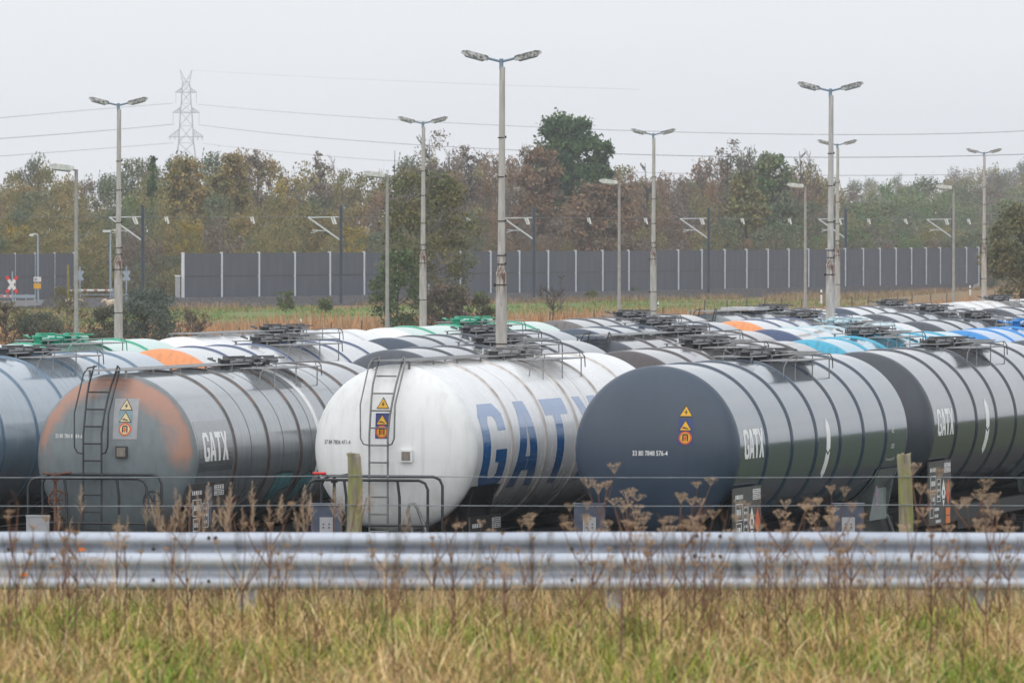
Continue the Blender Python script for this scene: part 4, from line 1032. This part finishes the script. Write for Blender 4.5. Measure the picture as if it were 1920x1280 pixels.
# ------------------------------------------------------------------ vegetation
def blades(n, X, Y, Z, hmin, hmax, w_, cols, cw, bend=.8, seed=1, var=.25, lean=None, tilt=0):
    """n arching grass blades as one mesh; three quads each"""
    r = np.random.default_rng(seed)
    h = r.uniform(hmin, hmax, n); az = r.uniform(0, 2*PI, n); bd = bend*r.uniform(.2, 1, n); wd = w_*r.uniform(.6, 1.4, n)
    d = np.stack([np.cos(az), np.sin(az)], 1)
    sd_a = az+PI/2+r.uniform(-.6, .6, n); sd = np.stack([np.cos(sd_a), np.sin(sd_a)], 1)
    t0 = r.uniform(.15, 1, n)*tilt
    V = np.zeros((n, 8, 3)); base = np.stack([X, Y, Z], 1)
    for j, t in enumerate((0, .35, .7, 1)):
        ang = t0+bd*t*1.6
        hor = h*t*np.sin(ang)*.9; ver = h*t*np.cos(ang*.9)
        c = base.copy(); c[:, :2] += d*hor[:, None]; c[:, 2] += ver
        if lean is not None: c[:, :2] += np.asarray(lean)*(h*t)[:, None]
        k = wd*(1-.85*t)/2
        for q, sg in ((0, -1), (1, 1)):
            V[:, j*2+q] = c; V[:, j*2+q, :2] += sg*sd*k[:, None]
    I = np.arange(n)[:, None, None]*8+np.array([[0, 1, 3, 2], [2, 3, 5, 4], [4, 5, 7, 6]])[None]
    cols = np.array(cols); idx = r.choice(len(cols), n, p=np.array(cw)/sum(cw))
    t_ = cols[idx]*(1+var*r.uniform(-1, 1, (n, 1)))
    T = np.repeat(t_[:, None, :], 8, 1)
    return V.reshape(-1, 3), I.reshape(-1, 4), T.reshape(-1, 3)
def vnoise(X, Y, sc_, seed):
    r = np.random.default_rng(seed); g = r.random((64, 64)); x = X/sc_; y = Y/sc_
    xi = np.floor(x).astype(int); yi = np.floor(y).astype(int); fx_ = smooth01(x-xi); fy_ = smooth01(y-yi)
    a = g[xi % 64, yi % 64]; b = g[(xi+1) % 64, yi % 64]; c = g[xi % 64, (yi+1) % 64]; d = g[(xi+1) % 64, (yi+1) % 64]
    return a*(1-fx_)*(1-fy_)+b*fx_*(1-fy_)+c*(1-fx_)*fy_+d*fx_*fy_
# foreground grass: green beneath, tan and matted above
n = 320000
Y = 31.5+13.2*rng.random(n)**.85; X = (rng.random(n)*2-1)*(Y*.064+1.3)
far_ = rng.random(n) < .30; X = np.where(far_, np.sign(X)*(Y*.064+1.3+rng.random(n)*3.0), X)
gn = vnoise(X, Y*.45, .55, 3)*.5+vnoise(X, Y*.6, .17, 4)*.5
tuft = .42+.9*vnoise(X, Y*.6, .22, 8)**1.5
tuft = np.where(Y > 42.4, tuft*.75, tuft)
grn = (.22, .29, .03); tan = (.66, .45, .19); olv = (.40, .36, .06); brn = (.36, .21, .11); lt = (.82, .65, .36)
ii = gn > .50
def grass_set(k, lo, hi, w_, cols, cw, bend, seed):
    kk = np.flatnonzero(k); parts_ = []
    for q in range(4):
        u = kk[q::4]; f = tuft[u]
        V_, Q_, T_ = blades(len(u), X[u], Y[u], gz(X[u], Y[u]), lo, hi, w_, cols, cw, bend*(.5+.3*q), seed+q, .32, None, .4+.34*q)
        z0 = np.repeat(gz(X[u], Y[u]), 8); V_[:, 2] = z0+(V_[:, 2]-z0)*np.repeat(f, 8)+np.repeat(np.random.default_rng(seed+q).uniform(0, .05, len(u))*f, 8); parts_.append((V_, Q_, T_))
    return parts_
A_ = grass_set(ii, .08, .25, .0075, [grn, olv, (.20, .33, .05), (.06, .09, .02), tan, brn], [5, 2, 3, 2.5, 2.5, 1.5], 1.1, 11)
B_ = grass_set(~ii, .10, .32, .0062, [tan, (.50, .32, .15), brn, lt, grn, (.14, .09, .045)], [5, 2.5, 2.6, 2.4, 1.2, 1.8], 1.3, 17)
def joinnp(L):
    V, Q, T = [], [], []; o = 0
    for v, q, t in L: V.append(v); Q.append(q+o); T.append(t); o += len(v)
    return np.vstack(V), np.vstack(Q), np.vstack(T)
o = link('verge_grass', np_mesh('verge_grass', *joinnp(A_+B_)), ['leaf']); tag(o, 'matted green and tan grass of the foreground verge', 'grass', kind='stuff')
# rough dry growth just before and behind the rail
n = 6500
Y = np.where(rng.random(n) < .16, GY-.1-rng.random(n)*1.2, 45+rng.random(n)*26); X = (rng.random(n)*2-1)*(Y*.064+1)
A_ = blades(n, X, Y, gz(X, Y), .22, .52, .007, [(.52, .37, .18), (.36, .22, .11), (.6, .46, .25)], [3, 2, 2], .45, 21)
o = link('tall_dry_grass', np_mesh('tall_dry_grass', *A_), ['leaf']); tag(o, 'tall dry grass standing along the crash barrier', 'grass', kind='stuff')
# dry weeds ------------------------------------------------------------
def weed_proto(seed, h, kind):
    r = random.Random(seed); st = MB(); hds = []
    pts = [(0, 0, -.05)]; x = y = 0; lean = r.uniform(-.16, .16)
    for k in range(1, 7):
        x += lean*h/6+r.uniform(-.012, .012); y += r.uniform(-.01, .01); pts.append((x, y, h*k/6))
    st.tube(pts, [.0070-.0007*k for k in range(7)], 5)
    def umbel(c, rad, up):
        c = Vector(c); n = r.randint(11, 17); hd = MB(); hds.append(hd)
        for k in range(n):
            a = 2*PI*k/n+r.uniform(-.2, .2); q = rad*math.sqrt(r.uniform(.15, 1)); e = c+Vector((q*math.cos(a), q*math.sin(a)*.9, up*r.uniform(.7, 1.05)))
            hd.tube([c, e], .0013, 3, 0, False)
            for _ in range(6):
                v = Vector((r.uniform(-1, 1), r.uniform(-1, 1), r.uniform(-.2, .9)))*.017
                hd.tube([e, e+v], [.0010, .0016], 3, 0, False)
    def plume(c, d, ln):
        c = Vector(c); d = Vector(d).normalized(); hd = MB(); hds.append(hd)
        for k in range(26):
            t = k/26; p0 = c+d*ln*t; v = (d*1.2+Vector((r.uniform(-1, 1), r.uniform(-1, 1), r.uniform(-.4, .6)))*.8)*.05*(1.15-t)
            hd.tube([p0, p0+v], [.0022, .0012], 3, 0, False)
    tips = []
    nb = r.randint(3, 6) if kind != 'grass' else 0
    for b_ in range(nb):
        i = r.randint(2, 5); p0 = Vector(pts[i]); a = r.uniform(0, 2*PI); ln = h*r.uniform(.18, .38)
        p1 = p0+Vector((math.cos(a)*ln*.35, math.sin(a)*ln*.35, ln*.45)); p2 = p1+Vector((math.cos(a)*ln*.22, math.sin(a)*ln*.22, ln*.5))
        st.tube([p0, p1, p2], [.006, .0045, .003], 4); tips.append(p2)
    tips.append(Vector(pts[-1]))
    for tp in tips:
        if kind == 'umbel': umbel(tp, r.uniform(.04, .08), r.uniform(.05, .08))
        elif kind == 'bare':
            for _ in range(4):
                v = Vector((r.uniform(-.06, .06), r.uniform(-.06, .06), r.uniform(.04, .12))); st.tube([tp, tp+v], [.002, .0012], 3)
            if r.random() < .35: umbel(tp, .025, .035)
        else: plume(tp-Vector((0, 0, .13)), (lean*1.2, 0, 1), .24)
    return st.mesh('stalk'), [h_.mesh('seed_head') for h_ in hds]
WP = {k: [weed_proto(100+i+{'umbel': 0, 'bare': 30, 'grass': 60}[k], 1.0, k) for i in range(n_)] for k, n_ in (('umbel', 6), ('bare', 5), ('grass', 4))}
def weed(px, ptop, Y, kind, lb, grp, wid=1.0):
    s = F/Y; X = XS(px, s); zg = float(gz(X, Y)); h = H-(ptop-HY)/s-zg
    st, hd = random.choice(WP[kind])
    t = thing('dried_weed', lb, 'weed', (X, Y, zg), random.uniform(0, 6.28), grp)
    a = link('stalk', st, ['weed'], t); 
    for q in hd: link('seed_head', q, ['weed_head'], t)
    k = max(h, .45)*wid; t.scale = (k, k, h)
r = random.Random(5)
LB = {'u': ('brown dried umbel weed growing behind the crash barrier before the wagons', 'umbel weeds behind the crash barrier'), 'g': ('tan feathery dry grass stem behind the left half of the crash barrier', 'feathery stems behind the crash barrier'),
      'f': ('thin dark dried weed stalk standing before the crash barrier', 'dried stalks before the crash barrier')}
for k in range(24):     # behind the rail
    px = r.choice([r.gauss(1010, 60), r.uniform(850, 1940), r.gauss(1500, 60), r.gauss(1790, 70), r.gauss(1180, 60)]); weed(px, r.uniform(925, 990), r.uniform(45.5, 52), 'umbel', *LB['u'], wid=.95)
for k in range(44):
    px = r.choice([r.gauss(490, 70), r.gauss(600, 50), r.uniform(0, 760), r.gauss(310, 60)]); weed(px, r.uniform(930, 992), r.uniform(45, 50), 'grass', *LB['g'], wid=1.3)
for k in range(80):     # in front of the rail
    px = r.choice([r.uniform(0, 1920), r.uniform(0, 1920), r.uniform(900, 1920)]); weed(px, r.uniform(985, 1090), r.uniform(38.6, 43.0), r.choice(['umbel', 'bare', 'bare', 'bare', 'bare']), *LB['f'])
for px, pt, Y, kd in ((398, 1110, 37.5, 'bare'), (592, 1140, 37, 'bare'), (737, 1085, 36.8, 'bare'), (960, 1075, 36.6, 'umbel'), (1168, 1170, 37, 'bare'), (1570, 1040, 36.6, 'bare'), (1890, 1050, 38, 'bare'), (1745, 1090, 37.5, 'bare'), (1806, 1060, 36.5, 'bare'), (1465, 1120, 37.5, 'bare'), (120, 1020, 38.5, 'bare'), (70, 1030, 40, 'bare'), (212, 1000, 39.5, 'umbel')):
    weed(px, pt, Y, kd, *LB['f'])
# reeds and dry verge beyond the yard -----------------------------------
n = 60000
X = rng.uniform(-60, 78, n); Y = rng.uniform(455, 640, n)
k = (Y-2.2*X*1.0 < 598+40*(vnoise(X, Y, 14, 9)-.5)) & (vnoise(X, Y, 9, 5) > .28) & (Y > 455) & ((X > -38) | (vnoise(X, Y, 6, 6) > .72))
X, Y = X[k], Y[k]
A_ = blades(len(X), X, Y, gz(X, Y)-.05, .35, 1.15, .07, [(.46, .235, .10), (.52, .30, .15), (.33, .19, .10), (.40, .31, .19)], [4, 3, 2, 2], .35, 31)
n = 34000
X = rng.uniform(-34, 75, n); yb_ = np.interp(X, [p[0] for p in bp], [p[1] for p in bp]); Y = yb_-rng.uniform(7, 60, n)**1.0
k = (vnoise(X, Y, 8, 15) > .42) & (((yb_-Y) < 18) | (X > 24)); X, Y = X[k], Y[k]
B_ = blades(len(X), X, Y, gz(X, Y)-.05, .25, .8, .08, [(.30, .20, .11), (.34, .24, .15), (.2, .2, .08)], [3, 3, 1], .4, 32)
n = 26000
X = rng.uniform(-46, 34, n); yb_ = np.interp(X, [p[0] for p in bp], [p[1] for p in bp]); Y = yb_-rng.uniform(8, 110, n)
k = vnoise(X, Y*.4, 5, 25) > .40; X, Y = X[k], Y[k]
D_ = blades(len(X), X, Y, gz(X, Y)-.03, .10, .42, .07, [(.16, .25, .05), (.12, .20, .04), (.38, .25, .12), (.30, .26, .10)], [3, 3, 2.5, 1.5], .6, 33)
o = link('reed_bed', np_mesh('reed_bed', *joinnp([A_, B_, D_])), ['leaf']); tag(o, 'orange brown reeds and dry grass between the yard and the railway', 'reeds', kind='stuff')
# trees -------------------------------------------------------------------
def crown(seed, h, rx, z0, nclu, nleaf, leaf, cols, shape=1.0, ry=None, fill=.35, up=1.0):
    """leaf cloud: clumps spread over the crown volume, each of many small faces"""
    r = np.random.default_rng(seed); ry = ry or rx
    t = r.random(nclu)**.8; zc = z0+(h-z0)*t
    prf = np.sin(np.clip(t*.80+.13, 0, 1)*PI)**.5*shape
    a = r.uniform(0, 2*PI, nclu); q = np.sqrt(r.uniform(fill, 1, nclu))
    cx = prf*rx*q*np.cos(a); cy_ = prf*ry*q*np.sin(a)
    cr_ = rx*r.uniform(.20, .40, nclu)
    n = nclu*nleaf; g = r.normal(0, 1, (n, 3)); g /= np.linalg.norm(g, axis=1)[:, None]; g *= (r.random(n)**.45)[:, None]
    rep = lambda v: np.repeat(v, nleaf)
    P_ = np.stack([rep(cx), rep(cy_), rep(zc)], 1)+g*np.stack([rep(cr_), rep(cr_), rep(cr_)*.8*up], 1)
    P_ += r.normal(0, leaf*.7, (n, 3))
    d1 = r.normal(0, 1, (n, 3)); d1 /= np.linalg.norm(d1, axis=1)[:, None]; d2 = r.normal(0, 1, (n, 3)); d2 = np.cross(d1, d2); d2 /= np.linalg.norm(d2, axis=1)[:, None]
    sz = leaf*r.uniform(.55, 1.35, (n, 1))
    V = np.stack([P_-d1*sz, P_-d2*sz*.55, P_+d1*sz, P_+d2*sz*.55], 1).reshape(-1, 3)
    Q = np.arange(n*4).reshape(-1, 4)
    cols = np.array(cols); ci = r.integers(0, len(cols), nclu); tint = cols[rep(ci)]*(1+.13*r.uniform(-1, 1, (n, 1)))
    sw = r.random(n) < .08; tint[sw] = cols[r.integers(0, len(cols), int(sw.sum()))]
    return V, Q, np.repeat(tint, 4, 0)
def limbs(seed, h, rx, z0, nb, r0, twig=0, lean=.1, tw_r=.02, upw=.75, droop=0):
    """tapered trunk with limbs and, for bare trees, fine twigs"""
    r = random.Random(seed); b = MB(); pts = [Vector((0, 0, -.4))]; x = y = 0
    for k in range(1, 7):
        x += r.uniform(-lean, lean)*h/8; y += r.uniform(-lean, lean)*h/8; pts.append(Vector((x, y, h*.93*k/6)))
    b.tube(pts, [r0*(1-.145*k) for k in range(7)], 7)
    for q in range(nb):
        t = r.uniform(max(.12, z0/h*.7), .95); i = min(5, int(t*6)); f = t*6-i; p0 = pts[i].lerp(pts[i+1], f)
        a = r.uniform(0, 2*PI); ln = rx*r.uniform(.6, 1.1)*(1.15-t*.75); el = r.uniform(.35, 1.0)*upw
        d = Vector((math.cos(a), math.sin(a), el)).normalized(); p1 = p0+d*ln*.5+Vector((0, 0, ln*.05)); p2 = p1+(d+Vector((r.uniform(-.3, .3), r.uniform(-.3, .3), .35-droop))).normalized()*ln*.55
        rb = r0*.36*(1.1-t*.7); b.tube([p0, p1, p2], [rb, rb*.6, rb*.22], 5)
        for w_ in range(twig):
            s0 = p0.lerp(p1, r.uniform(.4, 1)) if r.random() < .4 else p1.lerp(p2, r.random()); L_ = ln*r.uniform(.2, .5)
            dd = (d*.5+Vector((r.uniform(-1, 1), r.uniform(-1, 1), r.uniform(.1, 1.2)-droop))).normalized(); s1 = s0+dd*L_*.55; s2 = s1+(dd+Vector((r.uniform(-.5, .5), r.uniform(-.5, .5), .25-droop))).normalized()*L_*.5
            b.tube([s0, s1, s2], [tw_r*1.5, tw_r, tw_r*.5], 3, 0, False)
            s3 = s1+(dd+Vector((r.uniform(-.9, .9), r.uniform(-.9, .9), .1))).normalized()*L_*.4; b.tube([s1, s3], [tw_r*.8, tw_r*.4], 3, 0, False)
    return b
OL = [(0.207, 0.195, 0.073), (0.244, 0.213, 0.085), (0.171, 0.177, 0.073), (0.256, 0.207, 0.085)]
OC = [(0.263, 0.22, 0.077), (0.225, 0.199, 0.077), (0.283, 0.209, 0.082), (0.186, 0.177, 0.071)]
RU = [(0.239, 0.15, 0.093), (0.207, 0.145, 0.093), (0.181, 0.145, 0.098), (0.258, 0.167, 0.098)]
BR = [(0.19, 0.155, 0.121), (0.218, 0.172, 0.132), (0.161, 0.138, 0.115)]
GG = [(0.126, 0.156, 0.09), (0.15, 0.18, 0.102), (0.168, 0.18, 0.102)]
DG = [(0.047, 0.101, 0.036), (0.068, 0.128, 0.036), (0.101, 0.162, 0.043), (0.041, 0.081, 0.036)]
YE = [(0.405, 0.285, 0.041), (0.33, 0.24, 0.041), (0.24, 0.21, 0.041)]
GRN2 = [(0.132, 0.204, 0.084), (0.156, 0.228, 0.084), (0.18, 0.204, 0.084)]
def place(arr, X, Y, Z, sx, sz):
    v, q, t = arr; v = v*np.array([sx, sx, sz])+np.array([X, Y, Z]); return v, q, t
PAL = {'OL': OL, 'OC': OC, 'RU': RU, 'BR': BR, 'GG': GG, 'YE': YE, 'GN': GRN2}
PRO = {k: [crown(hash(k) % 1 + 40+i*7+ord(k[0])+ord(k[1]), 1.0, .36, .06, 40, 85, .0165, v, 1.0, fill=.1) for i in range(3)] for k, v in PAL.items()}
def bare_np(seed):
    b = limbs(seed, 1.0, .42, .2, 16, .020, 9, .10, .0026, 1.1)
    V = np.array(b.v); Q = np.array([f if len(f) == 4 else (f[0], f[1], f[2], f[-1]) for f in b.f if len(f) == 4]); r = np.random.default_rng(seed)
    return V, Q, np.tile(np.array([[.085, .07, .06]]), (len(V), 1))
BARE = [bare_np(300+i) for i in range(4)]
SKY = [(-560, 330), (-420, 300), (-260, 335), (-60, 320), (0, 325), (40, 312), (80, 303), (110, 318), (140, 345), (165, 350), (185, 336), (230, 310), (280, 302), (330, 297), (360, 310), (400, 292), (440, 305), (480, 292), (520, 322), (560, 312), (600, 303), (640, 320), (680, 337), (700, 325), (740, 300), (790, 300), (840, 290), (870, 295), (930, 288), (960, 300), (1000, 280), (1060, 290), (1120, 300), (1170, 305), (1200, 327), (1240, 322), (1270, 337), (1300, 332), (1330, 300), (1360, 295), (1400, 300), (1440, 310), (1480, 312), (1530, 305), (1560, 332), (1600, 345), (1650, 340), (1720, 340), (1800, 335), (1840, 345), (1880, 322), (1960, 310), (2100, 335), (2440, 315)]
def skyl(px): return float(np.interp(px, [a for a, _ in SKY], [b for _, b in SKY]))
def kinds(px, r):
    if px < 140: return r.choice(['OL', 'OL', 'RU', 'OC', 'OC', 'GG'])
    if px < 300: return r.choice(['OL', 'OL', 'GG', 'OC', 'GN', 'BR'])
    if px < 690: return r.choice(['OC', 'OL', 'OL', 'OC', 'YE', 'OL', 'BR', 'GG'])
    if px < 900: return r.choice(['BR', 'OL', 'BR', 'RU', 'GG'])
    if px < 1300: return r.choice(['RU', 'BR', 'RU', 'BR', 'OL'])
    if px < 1520: return r.choice(['GG', 'OL', 'BR', 'GG', 'RU'])
    return r.choice(['GG', 'OL', 'BR', 'GG', 'GN'])
wood = []; r = random.Random(12)
def wtree(px, ptop, Y, kd, wpx):
    s = F/Y; X = XS(px, s); h = H-(ptop-HY)/s; w_ = wpx/s/.72
    wood.append(place(r.choice(PRO[kd]), X, Y, 0, w_, h))
for row, (dep, drop, stepx, wp) in enumerate(((250, 4, 44, 92), (200, 28, 46, 96), (130, 55, 46, 90), (80, 88, 48, 86), (42, 118, 44, 80))):
    px = -520+r.uniform(0, 30)
    while px < 2420:
        yb0 = 682+max(0, (px-343))*.118 if px > 343 else 690
        far = 0
        if px > 1540: far = (px-1540)*.9*(row < 3)
        Y = yb0+dep*.9+far+r.uniform(-25, 25)
        top = skyl(px)+drop+r.uniform(-12, 14)
        wtree(px, min(top, 452), Y, kinds(px, r), wp*r.uniform(.75, 1.25)); px += stepx*r.uniform(.7, 1.3)
for k in range(16):     # a scatter of bare crowns in the wood
    px = r.choice([r.uniform(0, 1900), r.uniform(650, 1000), r.uniform(1250, 1560)]); s = F/(860+max(0, px-343)*.1); wood.append(place(r.choice(BARE), XS(px, s), F/s, 0, 4.2/.42*.8, H-(skyl(px)-r.uniform(-4, 16)-HY)/s))
for k in range(60):     # far hazy treetops on the right
    px = r.uniform(1200, 1960); Y = r.uniform(1500, 2300); wtree(px, 352-max(0, px-1600)*.12+r.uniform(-14, 20), Y, r.choice(['GG', 'BR', 'OL']), r.uniform(40, 70))
o = link('woodland', np_mesh('woodland', *joinnp(wood)), ['leaf']); tag(o, 'hazy autumn woodland behind the noise barrier', 'woodland', kind='stuff')
# undergrowth filling the wood's edge
und = []
for k in range(240):
    px = r.uniform(-520, 2420); yb0 = 690+max(0, px-343)*.118; Y = yb0+r.uniform(16, 60); s = F/Y; und.append(place(r.choice(PRO[kinds(px, r)]), XS(px, s), Y, -.3, r.uniform(3.5, 6), r.uniform(3.0, 6.5)))
o = link('undergrowth', np_mesh('undergrowth', *joinnp(und)), ['leaf']); tag(o, 'low scrub along the foot of the woodland', 'undergrowth', kind='stuff')
def tree(name, label, cat, px, ptop, s, pbase, wpx, cols, seed, nclu=60, nleaf=60, leaf=.13, z0f=.25, bark='bark', twig=0, nb=14, shape=1.0, fill=.15, r0=.17, lean=.1, grp=None, tw_r=.02, leafy=True, upw=.75):
    X = XS(px, s); Y = F/s; zb = float(gz(X, Y)) if pbase is None else H-(pbase-HY)/s
    h = H-(ptop-HY)/s-zb; rx = wpx/2/s
    t = thing(name, label, cat, (X, Y, zb), 0, grp)
    link('trunk', limbs(seed, h, rx, h*z0f, nb, r0, twig, lean, tw_r, upw).mesh('trunk'), [bark], t)
    if leafy: link('crown', np_mesh('crown', *crown(seed, h, rx*.85, h*z0f, nclu, nleaf, leaf, cols, shape, fill=fill)), ['leaf'], t)
    return t
# distinct trees of the skyline
tree('broad_tree', 'tall dark green tree rising above all others in the middle of the wood', 'tree', 1070, 226, 17.6, None, 165, DG, 71, 120, 130, .26, .22, nb=18, r0=.35, fill=.05)
tree('small_tree', 'dark green side crown right below the tall green tree', 'tree', 1128, 268, 17.8, None, 60, DG, 72, 46, 90, .24, .3, r0=.2)
for i, (px, pt, wd, s, lb) in enumerate(((812, 240, 110, 17.5, 'widest bare twiggy tree on the skyline left of the tallest lamp post'), (745, 262, 66, 17.5, 'small bare twiggy tree left of the widest bare tree'), (880, 268, 56, 17.4, 'slim bare tree just left of the tallest lamp post'), (1361, 264, 96, 16.8, 'bare spreading tree left of the grey-green rounded one'), (1497, 264, 66, 16.4, 'tall slender bare tree left of the rust-streaked lamp post'), (1209, 288, 56, 17, 'bare tree behind the twin-headed lamp right of the green tree'), (484, 284, 60, 18, 'thin bare-topped tree above the ochre wood at left'), (600, 290, 50, 18, 'thin bare-topped tree left of the olive tree'))):
    tree('bare_tree', lb, 'tree', px, pt, s, None, wd, BR, 200+i, 30, 34, .16, .35, twig=13, nb=26, r0=.2, tw_r=.035, upw=1.3, leafy=i not in (1, 4, 5))
tree('round_tree', 'rounded grey-green tree right of the bare spreading one', 'tree', 1447, 297, 17.2, None, 110, GG+GRN2, 81, 90, 110, .24, .15, r0=.3)
tree('poplar_tree', 'yellowish-green tree left of the grey-green rounded one', 'tree', 1398, 330, 17.8, None, 80, OL, 82, 60, 90, .24, .15, r0=.25)
tree('ochre_tree', 'ochre autumn tree below the power pylon', 'tree', 352, 300, 19, None, 110, OC, 83, 90, 90, .2, .12, r0=.25)
tree('ochre_tree', 'ochre and brown autumn tree right of the pylon', 'tree', 430, 296, 18.6, None, 90, OC, 84, 80, 90, .2, .12, r0=.25)
tree('golden_tree', 'small golden-leaved tree behind the left noise barrier', 'tree', 32, 428, 20.5, None, 60, YE, 85, 40, 80, .18, .1, r0=.15)
tree('rusty_tree', 'rust-red autumn tree behind the barrier in front of the green tree', 'tree', 1130, 352, 19, None, 150, RU, 86, 100, 100, .2, .1, r0=.25)
tree('rusty_tree', 'rust-brown tree with rounded top left of the green tree', 'tree', 1010, 283, 18.4, None, 110, RU, 87, 90, 90, .22, .15, r0=.25)
tree('conifer_tree', 'dark small spruce top on the skyline at left', 'tree', 285, 296, 18.5, None, 26, DG, 88, 40, 60, .16, .3, r0=.12, shape=.6)
# olive tree in the field, with the bush at its foot
tree('olive_tree', 'large olive-green leafy tree with pale bare limbs before the noise barrier', 'tree', 796, 330, 28.5, 618, 212, [(.145, .145, .05), (.17, .16, .06), (.11, .13, .045), (.18, .165, .06)], 91, 95, 105, .125, .16, 'bark_pale', 10, 26, r0=.22, lean=.25, fill=.25, tw_r=.022)
tree('leafy_tree', 'lower dark green half of thicket left under the olive tree', 'shrub', 745, 478, 29.5, 622, 110, [(.075, .12, .04), (.10, .14, .05)], 92, 60, 90, .11, .02, r0=.1, fill=.05)
tree('brown_bush', 'purplish brown bush at the right foot of the olive tree', 'shrub', 838, 542, 30.5, 622, 112, [(.135, .095, .08), (.105, .085, .07), (.15, .115, .08), (.10, .10, .05)], 93, 60, 90, .09, .02, r0=.08, fill=.05, twig=6)
tree('small_bush', 'thin green bush right of the purplish brown bush', 'shrub', 905, 558, 30.5, 618, 64, [(.07, .09, .035), (.1, .09, .04)], 94, 26, 50, .09, .02, r0=.06, twig=6)
tree('bare_shrub', 'bare thin shrub standing in the field right of the tallest lamp post', 'shrub', 1036, 540, 28, 606, 90, BR, 95, twig=9, nb=16, r0=.05, tw_r=.018, leafy=False)
tree('bare_shrub', 'taller wispy bare shrub before the barrier right of the field lamp', 'shrub', 1052, 508, 24, 580, 40, BR, 96, twig=7, nb=12, r0=.04, tw_r=.018, leafy=False)
tree('dark_bush', 'dense dark blue-green round bush behind the left twin-headed lamp', 'shrub', 272, 549, 38, 660, 142, [(.10, .135, .105), (.135, .165, .13), (.08, .11, .09)], 97, 110, 130, .055, .0, r0=.1, fill=.02, shape=1.1)
tree('grey_bush', 'dull brown-green bush between the two left lamp posts', 'shrub', 196, 580, 38, 662, 84, [(.15, .15, .10), (.12, .135, .09)], 98, 70, 90, .055, .0, r0=.08, twig=8, fill=.05)
tree('dark_bush', 'low dark bush left of the left single-headed lamp', 'shrub', 75, 590, 38, 664, 110, [(.12, .13, .09), (.15, .15, .09), (.09, .11, .085)], 99, 70, 90, .055, .0, r0=.08, twig=8, fill=.05)
tree('twiggy_bush', 'straggly olive twiggy bush beside the lichen post', 'shrub', 125, 540, 36, 662, 96, [(.19, .17, .07), (.16, .15, .07)], 101, 34, 50, .05, .1, twig=14, nb=26, r0=.06, tw_r=.016, bark='bark_pale', fill=.1)
tree('twiggy_bush', 'straggly brown twiggy bush at the left edge', 'shrub', 12, 568, 38, 664, 90, [(.18, .155, .08), (.15, .135, .08)], 102, 30, 50, .05, .1, twig=14, nb=22, r0=.05, tw_r=.014, fill=.1)
tree('twiggy_bush', 'thin bare brushy shrub right of the dense dark bush', 'shrub', 360, 585, 34, 652, 90, [(.16, .10, .05), (.12, .085, .05)], 103, 24, 40, .05, .1, twig=12, nb=20, r0=.04, tw_r=.014, fill=.1)
tree('right_tree', 'olive-brown tree overhanging the rear wagons at the right edge', 'tree', 1915, 392, 27, 575, 150, [(.16, .15, .06), (.19, .16, .07), (.13, .135, .06)], 104, 110, 110, .12, .05, r0=.2, fill=.1)
for px, pt, s, pb, wd, lb in ((536, 545, 23.5, 580, 40, 'small yellow-green bush at the barrier foot left'), (610, 560, 23.5, 581, 30, 'tiny green shrub at the barrier foot before the catenary mast'), (1180, 540, 19.8, 562, 60, 'low green shrubs at the barrier foot right of the single lamp'), (900, 548, 21.5, 575, 36, 'small green shrub behind the olive tree at the barrier foot'), (1110, 546, 20.2, 562, 30, 'small pale green shrub at the barrier foot left of the single lamp')):
    tree('small_bush', lb, 'shrub', px, pt, s, pb, wd, [(.10, .13, .03), (.12, .14, .04)], int(px), 24, 44, .09, .0, r0=.04)
# ------------------------------------------------------------------ haze
bb = MB(); bb.box(-2700, 2700, -130, 4400, -3, 66)
m = bpy.data.materials.new('thin_haze'); m.use_nodes = True; t_ = m.node_tree; t_.nodes.clear()
mo = t_.nodes.new('ShaderNodeOutputMaterial'); pv = t_.nodes.new('ShaderNodeVolumePrincipled')
pv.inputs['Color'].default_value = (.88, .92, 1, 1); pv.inputs['Density'].default_value = .00015; pv.inputs['Anisotropy'].default_value = 0.0
t_.links.new(pv.outputs[0], mo.inputs['Volume'])
HAZE = link('haze', bb.mesh('haze'), [m]); tag(HAZE, kind='stuff'); HAZE.display_type = 'WIRE'
